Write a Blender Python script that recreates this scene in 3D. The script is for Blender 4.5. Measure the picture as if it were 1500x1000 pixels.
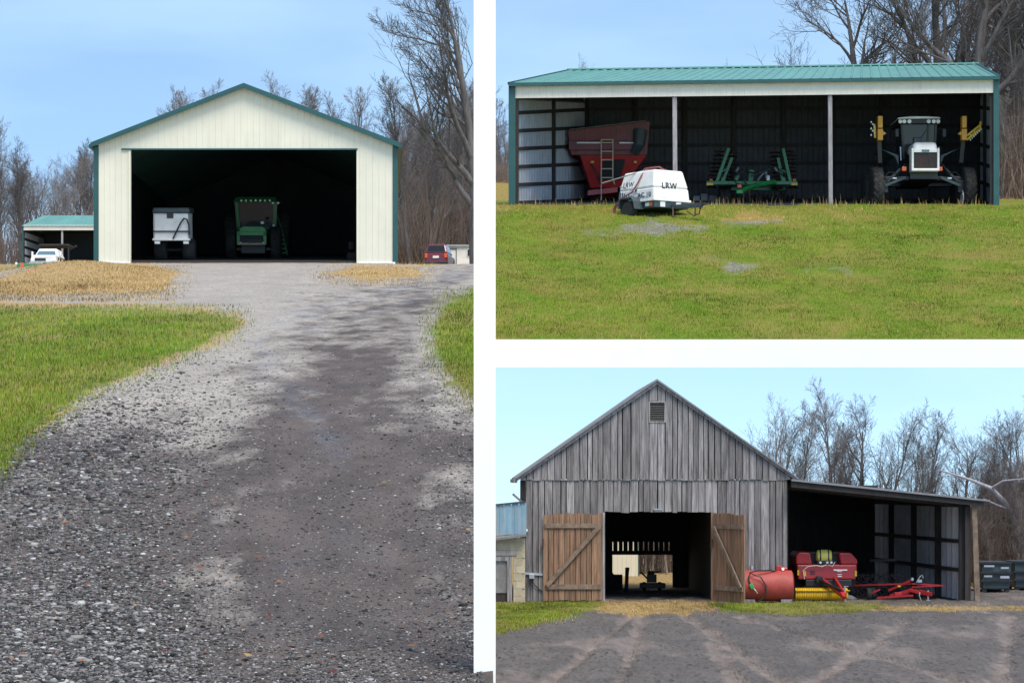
import bpy, bmesh, math, random
import numpy as np
from mathutils import Vector, Matrix, Euler

# ------------------------------------------------------------------ camera, sky, sun, exposure
scene = bpy.context.scene
for o in list(bpy.data.objects):
    bpy.data.objects.remove(o)
COL = scene.collection
F, CX, CY = 4000.0, 710.0, 700.0          # focal length and optical centre in photo pixels (1500 x 1000)
cd = bpy.data.cameras.new('camera')
cam = bpy.data.objects.new('camera', cd)
COL.objects.link(cam)
scene.camera = cam
cam.location = (0, 0, 0)
cam.rotation_euler = (math.radians(90), 0, 0)
cd.sensor_width = 36.0
cd.lens = F / 1500 * 36
cd.shift_x = (750 - CX) / 1500
cd.shift_y = (CY - 500) / 1500
cd.clip_start = 0.1
cd.clip_end = 9000

SUN_EL, SUN_AZ = math.radians(60), math.radians(158)      # azimuth clockwise from +Y (north): behind the camera, to the right
world = bpy.data.worlds.new('World')
scene.world = world
world.use_nodes = True
wn, wl = world.node_tree.nodes, world.node_tree.links
bg = wn['Background']
sky = wn.new('ShaderNodeTexSky')
sky.sky_type = 'NISHITA'
sky.sun_disc = False
sky.sun_elevation = SUN_EL
sky.sun_rotation = SUN_AZ
sky.air_density = 1.0
sky.dust_density = 0.35
sky.ozone_density = 0.7
tcw = wn.new('ShaderNodeTexCoord')
mpw = wn.new('ShaderNodeMapping')
mpw.inputs['Location'].default_value = (0, 0, 0.165)
mpw.inputs['Scale'].default_value = (1, 1, 1.05)
wl.new(tcw.outputs['Generated'], mpw.inputs[0])
wl.new(mpw.outputs[0], sky.inputs[0])
# thin drifting cloud
cn = wn.new('ShaderNodeTexNoise')
cn.inputs['Scale'].default_value = 4
cn.inputs['Detail'].default_value = 5
mp2 = wn.new('ShaderNodeMapping')
mp2.inputs['Scale'].default_value = (1, 1, 4)
wl.new(tcw.outputs['Generated'], mp2.inputs[0])
wl.new(mp2.outputs[0], cn.inputs[0])
cr = wn.new('ShaderNodeValToRGB')
cr.color_ramp.elements[0].position = 0.42
cr.color_ramp.elements[1].position = 0.75
cr.color_ramp.elements[1].color = (0.22, 0.22, 0.22, 1)
wl.new(cn.outputs[0], cr.inputs[0])
mx = wn.new('ShaderNodeMixRGB')
wl.new(cr.outputs[0], mx.inputs[0])
wl.new(sky.outputs[0], mx.inputs[1])
mx.inputs[2].default_value = (6.0, 7.4, 8.0, 1)
tint = wn.new('ShaderNodeMixRGB'); tint.blend_type = 'MULTIPLY'; tint.inputs[0].default_value = 1; tint.inputs[2].default_value = (0.955, 1.005, 0.98, 1)
wl.new(mx.outputs[0], tint.inputs[1])
wl.new(tint.outputs[0], bg.inputs[0])
bg.inputs[1].default_value = 0.122

sd = bpy.data.lights.new('sun', 'SUN')
sd.energy = 2.3
sd.angle = math.radians(32)
sd.color = (1.0, 0.90, 0.78)
sun = bpy.data.objects.new('sun', sd)
COL.objects.link(sun)
sdir = Vector((math.sin(SUN_AZ) * math.cos(SUN_EL), math.cos(SUN_AZ) * math.cos(SUN_EL), math.sin(SUN_EL)))
sun.rotation_euler = (-sdir).to_track_quat('-Z', 'Y').to_euler()
sun.location = sdir * 50
scene.view_settings.view_transform = 'Standard'
scene.view_settings.look = 'None'
scene.view_settings.gamma = 1
scene.view_settings.use_curve_mapping = False
scene.view_settings.exposure = 0.95

RND = random.Random(7)
NR = np.random.default_rng(7)

# ------------------------------------------------------------------ places
KL, KS = 0.09325, 0.115                     # hillside slope (left), shed floor slope (upper right)
YARD = -3.825

def P(px, py, Y):
    return Vector(((px - CX) / F * Y, Y, (CY - py) / F * Y))

def left_z(Y):
    return -1.6 + KL * Y

def lawn_z(Y):
    if Y <= 160: return 5.5825 + (16 - 5.5825) * (Y - 110) / 50
    if Y <= 176: return 16 + KS * (Y - 160)
    return 17.84 + 0.135 * (Y - 176)

def on_left(px, py):
    return P(px, py, 6400 / (py - 327))

def on_yard(px, py):
    return P(px, py, -YARD * F / (py - CY))

def on_lawn(px, py):
    lo, hi = 110.0, 235.0
    for _ in range(50):
        m = (lo + hi) / 2
        if CY - F * lawn_z(m) / m > py: lo = m
        else: hi = m
    return P(px, py, lo)

# ------------------------------------------------------------------ materials
MATS = {}
def nodes_of(name):
    m = bpy.data.materials.new(name)
    m.use_nodes = True
    MATS[name] = m
    return m, m.node_tree.nodes, m.node_tree.links, m.node_tree.nodes['Principled BSDF']

def mk(name, col, rough=0.6, metal=0.0, var=0.18, scale=4.0, stretch=(1, 1, 1), bump=0.15, dirt=None, dirt_amt=0.0, rnd=0.12, bscale=None, coat=0):
    """painted or raw surface: two octaves of tone variation, optional dirt patches, fine relief, tone differing from piece to piece"""
    m, n, l, b = nodes_of(name)
    tc = n.new('ShaderNodeTexCoord')
    oi = n.new('ShaderNodeObjectInfo')
    ad = n.new('ShaderNodeVectorMath'); ad.operation = 'ADD'
    cmb = n.new('ShaderNodeMath'); cmb.operation = 'MULTIPLY'; cmb.inputs[1].default_value = 37.0
    l.new(oi.outputs['Random'], cmb.inputs[0])
    l.new(tc.outputs['Object'], ad.inputs[0]); l.new(cmb.outputs[0], ad.inputs[1])
    mp = n.new('ShaderNodeMapping'); mp.inputs['Scale'].default_value = stretch
    l.new(ad.outputs[0], mp.inputs[0])
    nz = n.new('ShaderNodeTexNoise'); nz.inputs['Scale'].default_value = scale; nz.inputs['Detail'].default_value = 8; nz.inputs['Roughness'].default_value = 0.65
    l.new(mp.outputs[0], nz.inputs[0])
    lo = [max(0, c * (1 - var * 1.6)) for c in col]; hi = [min(1, c * (1 + var)) for c in col]
    r = n.new('ShaderNodeValToRGB')
    r.color_ramp.elements[0].position = 0.3; r.color_ramp.elements[1].position = 0.7
    r.color_ramp.elements[0].color = (*lo, 1); r.color_ramp.elements[1].color = (*hi, 1)
    l.new(nz.outputs[0], r.inputs[0])
    out = r.outputs[0]
    if dirt:
        n2 = n.new('ShaderNodeTexNoise'); n2.inputs['Scale'].default_value = scale * 0.45; n2.inputs['Detail'].default_value = 9; n2.inputs['Roughness'].default_value = 0.75
        l.new(mp.outputs[0], n2.inputs[0])
        r2 = n.new('ShaderNodeValToRGB'); r2.color_ramp.elements[0].position = 0.5; r2.color_ramp.elements[1].position = 0.72
        r2.color_ramp.elements[1].color = (dirt_amt,) * 3 + (1,)
        l.new(n2.outputs[0], r2.inputs[0])
        mm = n.new('ShaderNodeMixRGB'); l.new(r2.outputs[0], mm.inputs[0]); l.new(out, mm.inputs[1]); mm.inputs[2].default_value = (*dirt, 1)
        out = mm.outputs[0]
    hs = n.new('ShaderNodeHueSaturation')
    mr = n.new('ShaderNodeMapRange'); mr.inputs[3].default_value = 1 - rnd; mr.inputs[4].default_value = 1 + rnd
    l.new(oi.outputs['Random'], mr.inputs[0]); l.new(mr.outputs[0], hs.inputs['Value'])
    l.new(out, hs.inputs['Color'])
    l.new(hs.outputs[0], b.inputs['Base Color'])
    b.inputs['Roughness'].default_value = rough
    b.inputs['Metallic'].default_value = metal
    if coat: b.inputs['Coat Weight'].default_value = coat
    if bump:
        nb = n.new('ShaderNodeTexNoise'); nb.inputs['Scale'].default_value = bscale or scale * 6; nb.inputs['Detail'].default_value = 6
        l.new(mp.outputs[0], nb.inputs[0])
        bp = n.new('ShaderNodeBump'); bp.inputs['Strength'].default_value = bump; bp.inputs['Distance'].default_value = 0.02
        l.new(nb.outputs[0], bp.inputs['Height']); l.new(bp.outputs[0], b.inputs['Normal'])
    return m

def emis_free_glass(name, col, rough=0.08):
    m, n, l, b = nodes_of(name)
    b.inputs['Base Color'].default_value = (*col, 1); b.inputs['Roughness'].default_value = rough
    b.inputs['Specular IOR Level'].default_value = 0.35
    return m

mk('concrete', (0.86, 0.86, 0.85), 0.6, var=0.02, scale=0.8, bump=0.04, rnd=0)
mk('cream', (0.66, 0.64, 0.52), 0.45, var=0.035, scale=0.8, bump=0.03, rnd=0.015, dirt=(0.45, 0.42, 0.33), dirt_amt=0.25)
mk('cream_soft', (0.70, 0.66, 0.58), 0.5, var=0.05, scale=1.0, bump=0.04, rnd=0.02, dirt=(0.45, 0.4, 0.34), dirt_amt=0.3)
mk('trim_green', (0.014, 0.075, 0.075), 0.4, var=0.12, scale=1.5, bump=0.03, rnd=0.03)
mk('roof_green', (0.115, 0.29, 0.255), 0.38, var=0.1, scale=0.7, bump=0.03, rnd=0.05, dirt=(0.14, 0.3, 0.26), dirt_amt=0.4)
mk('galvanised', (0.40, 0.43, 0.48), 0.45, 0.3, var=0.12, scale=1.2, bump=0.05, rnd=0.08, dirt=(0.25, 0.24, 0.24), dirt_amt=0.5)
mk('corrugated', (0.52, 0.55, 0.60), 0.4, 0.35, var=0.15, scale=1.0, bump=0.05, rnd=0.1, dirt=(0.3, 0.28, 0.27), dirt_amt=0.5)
mk('shaded_steel', (0.042, 0.046, 0.054), 0.6, 0.2, var=0.2, scale=1.2, bump=0.05, rnd=0.12, dirt=(0.05, 0.05, 0.05), dirt_amt=0.5)  # back-wall copy of galvanised, darkened for the low light inside the shed
mk('blue_steel', (0.20, 0.33, 0.42), 0.5, 0.1, var=0.12, scale=1.5, bump=0.05, rnd=0.08, dirt=(0.3, 0.33, 0.35), dirt_amt=0.5)
mk('dark_timber', (0.035, 0.031, 0.03), 0.85, var=0.3, scale=2, stretch=(4, 4, 0.6), bump=0.3)  # timber; also on floors and inner walls, near-black for the indoor shade
mk('dark_steel', (0.022, 0.024, 0.028), 0.7, var=0.25, scale=1.2, bump=0.05)  # shade put into the colour: near-black so the shed interiors read dark
mk('grey_wood', (0.25, 0.238, 0.242), 0.85, var=0.42, scale=2.2, stretch=(9, 9, 0.55), bump=0.6, dirt=(0.06, 0.055, 0.055), dirt_amt=0.8, rnd=0.34, bscale=9)
mk('brown_wood', (0.27, 0.158, 0.098), 0.85, var=0.4, scale=2.2, stretch=(9, 9, 0.5), bump=0.5, dirt=(0.17, 0.16, 0.11), dirt_amt=0.6, rnd=0.18, bscale=9)
mk('brace_wood', (0.21, 0.155, 0.115), 0.85, var=0.35, scale=2.5, stretch=(2, 9, 2), bump=0.5, dirt=(0.08, 0.07, 0.06), dirt_amt=0.5, rnd=0.1)
mk('post_wood', (0.33, 0.31, 0.33), 0.85, var=0.25, scale=2.0, stretch=(6, 6, 0.8), bump=0.4, dirt=(0.16, 0.14, 0.14), dirt_amt=0.6)
mk('old_roof', (0.20, 0.205, 0.22), 0.6, 0.2, var=0.2, scale=1.5, bump=0.1, dirt=(0.16, 0.11, 0.08), dirt_amt=0.5)
mk('block', (0.42, 0.37, 0.27), 0.9, var=0.12, scale=5, bump=0.4, dirt=(0.22, 0.21, 0.15), dirt_amt=0.5, rnd=0.1)
mk('red_paint', (0.44, 0.018, 0.022), 0.35, var=0.16, scale=1.8, bump=0.03, dirt=(0.16, 0.05, 0.04), dirt_amt=0.5, rnd=0.03)
mk('dark_red', (0.15, 0.010, 0.022), 0.4, var=0.16, scale=1.2, bump=0.03, dirt=(0.1, 0.02, 0.025), dirt_amt=0.5, rnd=0.03)  # red deepened for the shade the grain cart stands in
mk('tank_red', (0.36, 0.052, 0.042), 0.6, var=0.2, scale=2.5, bump=0.12, dirt=(0.20, 0.05, 0.04), dirt_amt=0.7, rnd=0)
mk('green_paint', (0.018, 0.17, 0.055), 0.35, var=0.15, scale=2, bump=0.03, dirt=(0.05, 0.1, 0.05), dirt_amt=0.4, rnd=0.04)
mk('bright_green', (0.03, 0.30, 0.07), 0.35, var=0.15, scale=2, bump=0.03, rnd=0.03)
mk('yellow_paint', (0.72, 0.46, 0.02), 0.4, var=0.12, scale=2, bump=0.03, dirt=(0.3, 0.2, 0.05), dirt_amt=0.4)
mk('orange_paint', (0.72, 0.33, 0.02), 0.4, var=0.1, scale=2, bump=0.03, rnd=0.03)
mk('pale_yellow', (0.70, 0.62, 0.12), 0.35, var=0.1, scale=2, bump=0.02)
mk('white_paint', (0.80, 0.79, 0.76), 0.4, var=0.06, scale=2.5, bump=0.03, dirt=(0.48, 0.43, 0.36), dirt_amt=0.45, rnd=0.02)
mk('tyre', (0.024, 0.023, 0.023), 0.85, var=0.3, scale=5, bump=0.2, dirt=(0.09, 0.08, 0.065), dirt_amt=0.5)
mk('rim_grey', (0.16, 0.17, 0.17), 0.5, 0.3, var=0.2, scale=4, bump=0.05)
mk('black_paint', (0.018, 0.02, 0.024), 0.45, var=0.25, scale=3, bump=0.04, dirt=(0.06, 0.055, 0.05), dirt_amt=0.4)
mk('slate_paint', (0.045, 0.065, 0.075), 0.45, var=0.2, scale=3, bump=0.04, dirt=(0.09, 0.09, 0.08), dirt_amt=0.4)
mk('rusty_steel', (0.09, 0.055, 0.045), 0.75, 0.3, var=0.4, scale=5, bump=0.2, dirt=(0.16, 0.08, 0.05), dirt_amt=0.6)
mk('bare_steel', (0.5, 0.5, 0.5), 0.35, 0.8, var=0.15, scale=5, bump=0.03)
mk('hose_red', (0.30, 0.085, 0.085), 0.6, var=0.15, scale=6, bump=0.05)
mk('ladder_beige', (0.52, 0.42, 0.30), 0.6, var=0.15, scale=6, bump=0.05)
mk('amber', (0.75, 0.12, 0.02), 0.3, var=0.1, bump=0)
mk('lamp_white', (0.85, 0.85, 0.82), 0.2, var=0.04, bump=0)
mk('maroon_car', (0.14, 0.012, 0.022), 0.22, 0.2, var=0.06, bump=0, coat=0.6)
mk('lettering', (0.035, 0.04, 0.05), 0.6, var=0.2, bump=0)
mk('bark', (0.20, 0.175, 0.165), 0.9, var=0.35, scale=3, stretch=(3, 3, 0.6), bump=0.5, rnd=0.3)
mk('bark_dark', (0.12, 0.108, 0.105), 0.9, var=0.35, scale=3, stretch=(3, 3, 0.6), bump=0.5, rnd=0.3)
mk('brush', (0.20, 0.145, 0.115), 0.9, var=0.35, scale=1.5, bump=0.2, rnd=0.25)
mk('stone', (0.20, 0.195, 0.20), 0.55, var=0.2, scale=8, bump=0.1)
emis_free_glass('glass_dark', (0.012, 0.018, 0.022))
emis_free_glass('glass_blue', (0.10, 0.17, 0.20))

# ------------------------------------------------------------------ mesh builder
class MB:
    def __init__(s):
        s.v = []; s.f = []
    def add(s, vs, fs):
        o = len(s.v)
        s.v += [tuple(p) for p in vs]
        s.f += [tuple(i + o for i in q) for q in fs]
        return s
    def box(s, x0, x1, y0, y1, z0, z1, M=None):
        vs = [Vector(p) for p in ((x0, y0, z0), (x1, y0, z0), (x1, y1, z0), (x0, y1, z0), (x0, y0, z1), (x1, y0, z1), (x1, y1, z1), (x0, y1, z1))]
        if M: vs = [M @ p for p in vs]
        return s.add(vs, [(0, 3, 2, 1), (4, 5, 6, 7), (0, 1, 5, 4), (1, 2, 6, 5), (2, 3, 7, 6), (3, 0, 4, 7)])
    def beam(s, a, b, w, h=None, up=(0, 0, 1)):
        """rectangular bar from a to b"""
        a, b = Vector(a), Vector(b); h = h or w
        d = (b - a).normalized(); u = Vector(up)
        if abs(d.dot(u)) > 0.98: u = Vector((0, 1, 0))
        r = d.cross(u).normalized() * w / 2; t = r.cross(d).normalized() * h / 2
        vs = [a - r - t, a + r - t, a + r + t, a - r + t, b - r - t, b + r - t, b + r + t, b - r + t]
        return s.add(vs, [(0, 1, 2, 3), (7, 6, 5, 4), (0, 4, 5, 1), (1, 5, 6, 2), (2, 6, 7, 3), (3, 7, 4, 0)])
    def tube(s, pts, r, n=8, caps=True):
        pts = [Vector(p) for p in pts]
        rs = r if isinstance(r, (list, tuple)) else [r] * len(pts)
        o = len(s.v); prev = None
        for i, p in enumerate(pts):
            d = (pts[min(i + 1, len(pts) - 1)] - pts[max(i - 1, 0)]).normalized()
            if prev is None:
                u = Vector((0, 0, 1)) if abs(d.z) < 0.9 else Vector((0, 1, 0))
                a = d.cross(u).normalized()
            else:
                a = (prev - d * prev.dot(d)).normalized()
            prev = a; c = d.cross(a)
            for k in range(n):
                t = 2 * math.pi * k / n
                s.v.append(tuple(p + (a * math.cos(t) + c * math.sin(t)) * rs[i]))
        for i in range(len(pts) - 1):
            for k in range(n):
                q = o + i * n; k2 = (k + 1) % n
                s.f.append((q + k, q + k2, q + n + k2, q + n + k))
        if caps:
            s.f.append(tuple(o + k for k in reversed(range(n))))
            e = o + (len(pts) - 1) * n
            s.f.append(tuple(e + k for k in range(n)))
        return s
    def cyl(s, a, b, r, n=16, r2=None):
        return s.tube([a, b], [r, r if r2 is None else r2], n)
    def lathe(s, prof, centre, axis='x', n=28):
        """prof: (offset along axis, radius)"""
        o = len(s.v); c = Vector(centre)
        for (t, r) in prof:
            for k in range(n):
                a = 2 * math.pi * k / n
                if axis == 'x': q = Vector((t, r * math.cos(a), r * math.sin(a)))
                elif axis == 'y': q = Vector((r * math.cos(a), t, r * math.sin(a)))
                else: q = Vector((r * math.cos(a), r * math.sin(a), t))
                s.v.append(tuple(c + q))
        for i in range(len(prof) - 1):
            for k in range(n):
                k2 = (k + 1) % n; q = o + i * n
                s.f.append((q + k, q + k2, q + n + k2, q + n + k))
        s.f.append(tuple(o + k for k in range(n))); e = o + (len(prof) - 1) * n
        s.f.append(tuple(e + k for k in reversed(range(n))))
        return s
    def prism(s, poly, y0, y1, axis='y'):
        """poly of (a, z) extruded along y (a = x) or along x (a = y)"""
        n = len(poly); o = len(s.v)
        for y in (y0, y1):
            for (a, z) in poly:
                s.v.append((a, y, z) if axis == 'y' else (y, a, z))
        s.f.append(tuple(o + i for i in range(n))); s.f.append(tuple(o + n + i for i in reversed(range(n))))
        for i in range(n):
            j = (i + 1) % n
            s.f.append((o + i, o + n + i, o + n + j, o + j))
        return s
    def hexa(s, q0, q1):
        """solid between two quads"""
        vs = list(q0) + list(q1)
        return s.add(vs, [(3, 2, 1, 0), (4, 5, 6, 7), (0, 1, 5, 4), (1, 2, 6, 5), (2, 3, 7, 6), (3, 0, 4, 7)])
    def ribbed(s, a, b, c, d, pitch=0.3, rib=0.03, rw=0.05, wave=False, thick=0.0):
        """profiled metal sheet on the quad a(bottom left) b(bottom right) c(top right) d(top left)"""
        a, b, c, d = map(Vector, (a, b, c, d))
        nrm = (b - a).cross(d - a).normalized()
        L = (b - a).length; ts = [(0, 0)]
        if wave:
            k = max(6, int(L / pitch) * 6)
            ts = [(i / k, rib * math.sin(2 * math.pi * i / 6)) for i in range(k + 1)]
        else:
            n = max(1, int(round(L / pitch)))
            for i in range(n):
                m = (i + 0.5) / n; w = rw / L
                ts += [(m - w, 0), (m - w * 0.5, rib), (m + w * 0.5, rib), (m + w, 0)]
            ts.append((1, 0))
        o = len(s.v)
        for (t, h) in ts:
            s.v.append(tuple(a.lerp(b, t) + nrm * h)); s.v.append(tuple(d.lerp(c, t) + nrm * h))
        for i in range(len(ts) - 1):
            q = o + 2 * i
            s.f.append((q, q + 2, q + 3, q + 1))
        return s
    def build(s, name, mat, parent=None, smooth=False, bevel=0.0, loc=None):
        me = bpy.data.meshes.new(name)
        me.from_pydata(s.v, [], s.f)
        me.materials.append(MATS[mat])
        if smooth:
            me.polygons.foreach_set('use_smooth', [True] * len(me.polygons))
        o = bpy.data.objects.new(name, me)
        COL.objects.link(o)
        if parent: o.parent = parent
        if loc is not None: o.location = loc
        if bevel:
            md = o.modifiers.new('bevel', 'BEVEL'); md.width = bevel; md.segments = 2; md.limit_method = 'ANGLE'; md.angle_limit = math.radians(35)
        if smooth and len(me.polygons):
            try: me.set_sharp_from_angle(angle=math.radians(38))
            except Exception: pass
        return o

def part(name, mat, parent, fn, **kw):
    m = MB(); fn(m); return m.build(name, mat, parent, **kw)

def tag(o, label, cat, group=None, kind=None):
    if label: o['label'] = label
    if cat: o['category'] = cat
    if group: o['group'] = group
    if kind: o['kind'] = kind
    return o

def thing(name, label, cat, loc=(0, 0, 0), rot=(0, 0, 0), group=None, scale=1.0):
    o = bpy.data.objects.new(name, None)
    COL.objects.link(o)
    o.location = loc; o.rotation_euler = rot; o.scale = (scale,) * 3
    o.empty_display_size = 0.3
    return tag(o, label, cat, group)

def copy_thing(root, loc, rotz, scale, label=None):
    r = root.copy(); COL.objects.link(r)
    r.location = loc; r.rotation_euler = (0, 0, rotz); r.scale = scale
    if label: r['label'] = label
    for ch in root.children:
        c = ch.copy(); COL.objects.link(c); c.parent = r
        for g in ch.children:
            d = g.copy(); COL.objects.link(d); d.parent = c
    return r

def structure(o):
    o['kind'] = 'structure'; return o

# smooth value noise on arrays
_G = NR.random((256, 256))
def vnoise(x, y):
    xi = np.floor(x).astype(int); yi = np.floor(y).astype(int)
    fx = x - xi; fy = y - yi
    fx = fx * fx * (3 - 2 * fx); fy = fy * fy * (3 - 2 * fy)
    g = lambda a, b: _G[a % 256, b % 256]
    return (g(xi, yi) * (1 - fx) + g(xi + 1, yi) * fx) * (1 - fy) + (g(xi, yi + 1) * (1 - fx) + g(xi + 1, yi + 1) * fx) * fy

def fbm(x, y, o=4):
    t = 0; a = 0.5
    for i in range(o):
        t = t + a * (vnoise(x * 2 ** i + 17 * i, y * 2 ** i + 5 * i) - 0.5); a *= 0.5
    return t

def sdist(px, py, poly):
    """signed distance (positive inside) to a polygon, vectorised"""
    px = np.asarray(px, float); py = np.asarray(py, float)
    d = np.full(px.shape, 1e9); ins = np.zeros(px.shape, bool)
    n = len(poly)
    for i in range(n):
        x1, y1 = poly[i]; x2, y2 = poly[(i + 1) % n]
        ex, ey = x2 - x1, y2 - y1
        t = np.clip(((px - x1) * ex + (py - y1) * ey) / (ex * ex + ey * ey + 1e-9), 0, 1)
        d = np.minimum(d, np.hypot(px - x1 - t * ex, py - y1 - t * ey))
        c = ((y1 > py) != (y2 > py)) & (px < (x2 - x1) * (py - y1) / ((y2 - y1) if abs(y2 - y1) > 1e-9 else 1e-9) + x1)
        ins ^= c
    return np.where(ins, d, -d)

def sstep(d, w):
    t = np.clip(d / w * 0.5 + 0.5, 0, 1)
    return t * t * (3 - 2 * t)

def sheet(name, X, Y, Z, zone, mat):
    """grid terrain from 2-D arrays, with a ground-cover attribute (R grass, G straw, B mud / wet)"""
    nr, nc = X.shape
    vs = np.stack([X, Y, Z], -1).reshape(-1, 3)
    i = np.arange(nr * nc).reshape(nr, nc)
    fs = np.stack([i[:-1, :-1], i[:-1, 1:], i[1:, 1:], i[1:, :-1]], -1).reshape(-1, 4)
    me = bpy.data.meshes.new(name)
    me.from_pydata(vs.tolist(), [], fs.tolist())
    at = me.color_attributes.new('cover', 'FLOAT_COLOR', 'POINT')
    k = zone.shape[-1]; c = np.zeros((nr * nc, 4)); c[:, :k] = np.clip(zone.reshape(-1, k), 0, 1)
    at.data.foreach_set('color', c.ravel())
    me.materials.append(MATS[mat])
    me.polygons.foreach_set('use_smooth', [True] * len(me.polygons))
    o = bpy.data.objects.new(name, me); COL.objects.link(o)
    return structure(o)

def ground_mat(name, gravel, mud, grass, straw, gscale=30.0, patch=0.35, wet_rough=0.3, ys=0.25):
    m, n, l, b = nodes_of(name)
    tc0 = n.new('ShaderNodeTexCoord'); at = n.new('ShaderNodeVertexColor'); at.layer_name = 'cover'
    tc = n.new('ShaderNodeMapping'); tc.inputs['Scale'].default_value = (1, ys, 1); l.new(tc0.outputs['Object'], tc.inputs[0])
    sep = n.new('ShaderNodeSeparateColor'); l.new(at.outputs[0], sep.inputs[0])
    def noise(scale, det=8, rough=0.65):
        z = n.new('ShaderNodeTexNoise'); z.inputs['Scale'].default_value = scale; z.inputs['Detail'].default_value = det; z.inputs['Roughness'].default_value = rough
        l.new(tc.outputs[0], z.inputs[0]); return z.outputs[0]
    def ramp(src, p0, p1, c0, c1):
        r = n.new('ShaderNodeValToRGB'); r.color_ramp.elements[0].position = p0; r.color_ramp.elements[1].position = p1
        r.color_ramp.elements[0].color = (*c0, 1); r.color_ramp.elements[1].color = (*c1, 1); l.new(src, r.inputs[0]); return r.outputs[0]
    def mix(f, a, c):
        x = n.new('ShaderNodeMixRGB'); l.new(f, x.inputs[0]); l.new(a, x.inputs[1]); l.new(c, x.inputs[2]); return x.outputs[0]
    def soft(mask, amt, scale):
        """break the edge of a cover zone with noise"""
        z = noise(scale, 7, 0.7)
        a = n.new('ShaderNodeMath'); a.operation = 'SUBTRACT'; l.new(z, a.inputs[0]); a.inputs[1].default_value = 0.5
        k = n.new('ShaderNodeMath'); k.operation = 'MULTIPLY_ADD'; l.new(a.outputs[0], k.inputs[0]); k.inputs[1].default_value = amt; l.new(mask, k.inputs[2])
        r = n.new('ShaderNodeMapRange'); r.inputs[1].default_value = 0.38; r.inputs[2].default_value = 0.62; l.new(k.outputs[0], r.inputs[0]); return r.outputs[0]
    vor = n.new('ShaderNodeTexVoronoi'); vor.inputs['Scale'].default_value = gscale; l.new(tc.outputs[0], vor.inputs['Vector'])
    stone_c = n.new('ShaderNodeHueSaturation'); stone_c.inputs['Saturation'].default_value = 0.0
    l.new(vor.outputs['Color'], stone_c.inputs['Color'])
    st = ramp(stone_c.outputs[0], 0.2, 0.85, [c * 0.45 for c in gravel], [min(1, c * 1.7) for c in gravel])
    gv = mix(ramp(noise(patch * 2.5), 0.35, 0.65, (0.25,) * 3, (0.8,) * 3), st, ramp(noise(gscale * 1.7), 0.3, 0.7, [c * 0.6 for c in gravel], [c * 1.3 for c in gravel]))
    md = ramp(noise(patch * 6), 0.3, 0.7, [c * 0.65 for c in mud], [c * 1.35 for c in mud])
    gr = mix(ramp(noise(patch * 1.3), 0.38, 0.66, (0, 0, 0), (0.75,) * 3), ramp(noise(gscale * 0.8), 0.3, 0.7, [c * 0.55 for c in grass], [c * 1.4 for c in grass]),
             ramp(noise(gscale), 0.3, 0.7, [c * 0.7 for c in straw], [c * 1.1 for c in straw]))
    sw = ramp(noise(gscale * 0.6), 0.28, 0.72, [c * 0.5 for c in straw], [c * 1.4 for c in straw])
    c = mix(soft(sep.outputs[2], 1.0, patch * 4), gv, md)
    c = mix(soft(sep.outputs[1], 1.2, patch * 7), c, sw)
    c = mix(soft(sep.outputs[0], 1.1, patch * 8), c, gr)
    l.new(c, b.inputs['Base Color'])
    b.inputs['Specular IOR Level'].default_value = 0.22
    # wet patches are smoother
    wr = n.new('ShaderNodeMapRange'); wr.inputs[1].default_value = 0.42; wr.inputs[2].default_value = 0.62; wr.inputs[3].default_value = 0.85; wr.inputs[4].default_value = wet_rough
    z = noise(patch * 3.1, 6); kk = n.new('ShaderNodeMath'); kk.operation = 'MULTIPLY'; l.new(z, kk.inputs[0]); l.new(sep.outputs[2], kk.inputs[1])
    l.new(kk.outputs[0], wr.inputs[0])
    # standing water film in the wheel lanes
    wf = n.new('ShaderNodeMath'); wf.operation = 'MULTIPLY_ADD'; l.new(noise(patch * 5, 6), wf.inputs[0]); wf.inputs[1].default_value = 3.2; wf.inputs[2].default_value = -1.65
    wa = n.new('ShaderNodeMath'); wa.operation = 'ADD'; l.new(wf.outputs[0], wa.inputs[0]); l.new(at.outputs['Alpha'], wa.inputs[1])
    wm = n.new('ShaderNodeMapRange'); wm.inputs[1].default_value = 0.35; wm.inputs[2].default_value = 1.3; l.new(wa.outputs[0], wm.inputs[0])
    rr = n.new('ShaderNodeMix'); l.new(wm.outputs[0], rr.inputs[0]); l.new(wr.outputs[0], rr.inputs[2]); rr.inputs[3].default_value = 0.38
    l.new(rr.outputs[0], b.inputs['Roughness'])
    sp = n.new('ShaderNodeMapRange'); sp.inputs[3].default_value = 0.22; sp.inputs[4].default_value = 0.42; l.new(wm.outputs[0], sp.inputs[0]); l.new(sp.outputs[0], b.inputs['Specular IOR Level'])
    bs = n.new('ShaderNodeMapRange'); bs.inputs[3].default_value = 0.7; bs.inputs[4].default_value = 0.12; l.new(wm.outputs[0], bs.inputs[0])
    bp = n.new('ShaderNodeBump'); l.new(bs.outputs[0], bp.inputs['Strength']); bp.inputs['Distance'].default_value = 0.6 / gscale
    hh = n.new('ShaderNodeMath'); hh.operation = 'ADD'; l.new(vor.outputs['Distance'], hh.inputs[0]); l.new(noise(gscale * 0.7), hh.inputs[1])
    l.new(hh.outputs[0], bp.inputs['Height']); l.new(bp.outputs[0], b.inputs['Normal'])
    return m

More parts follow.
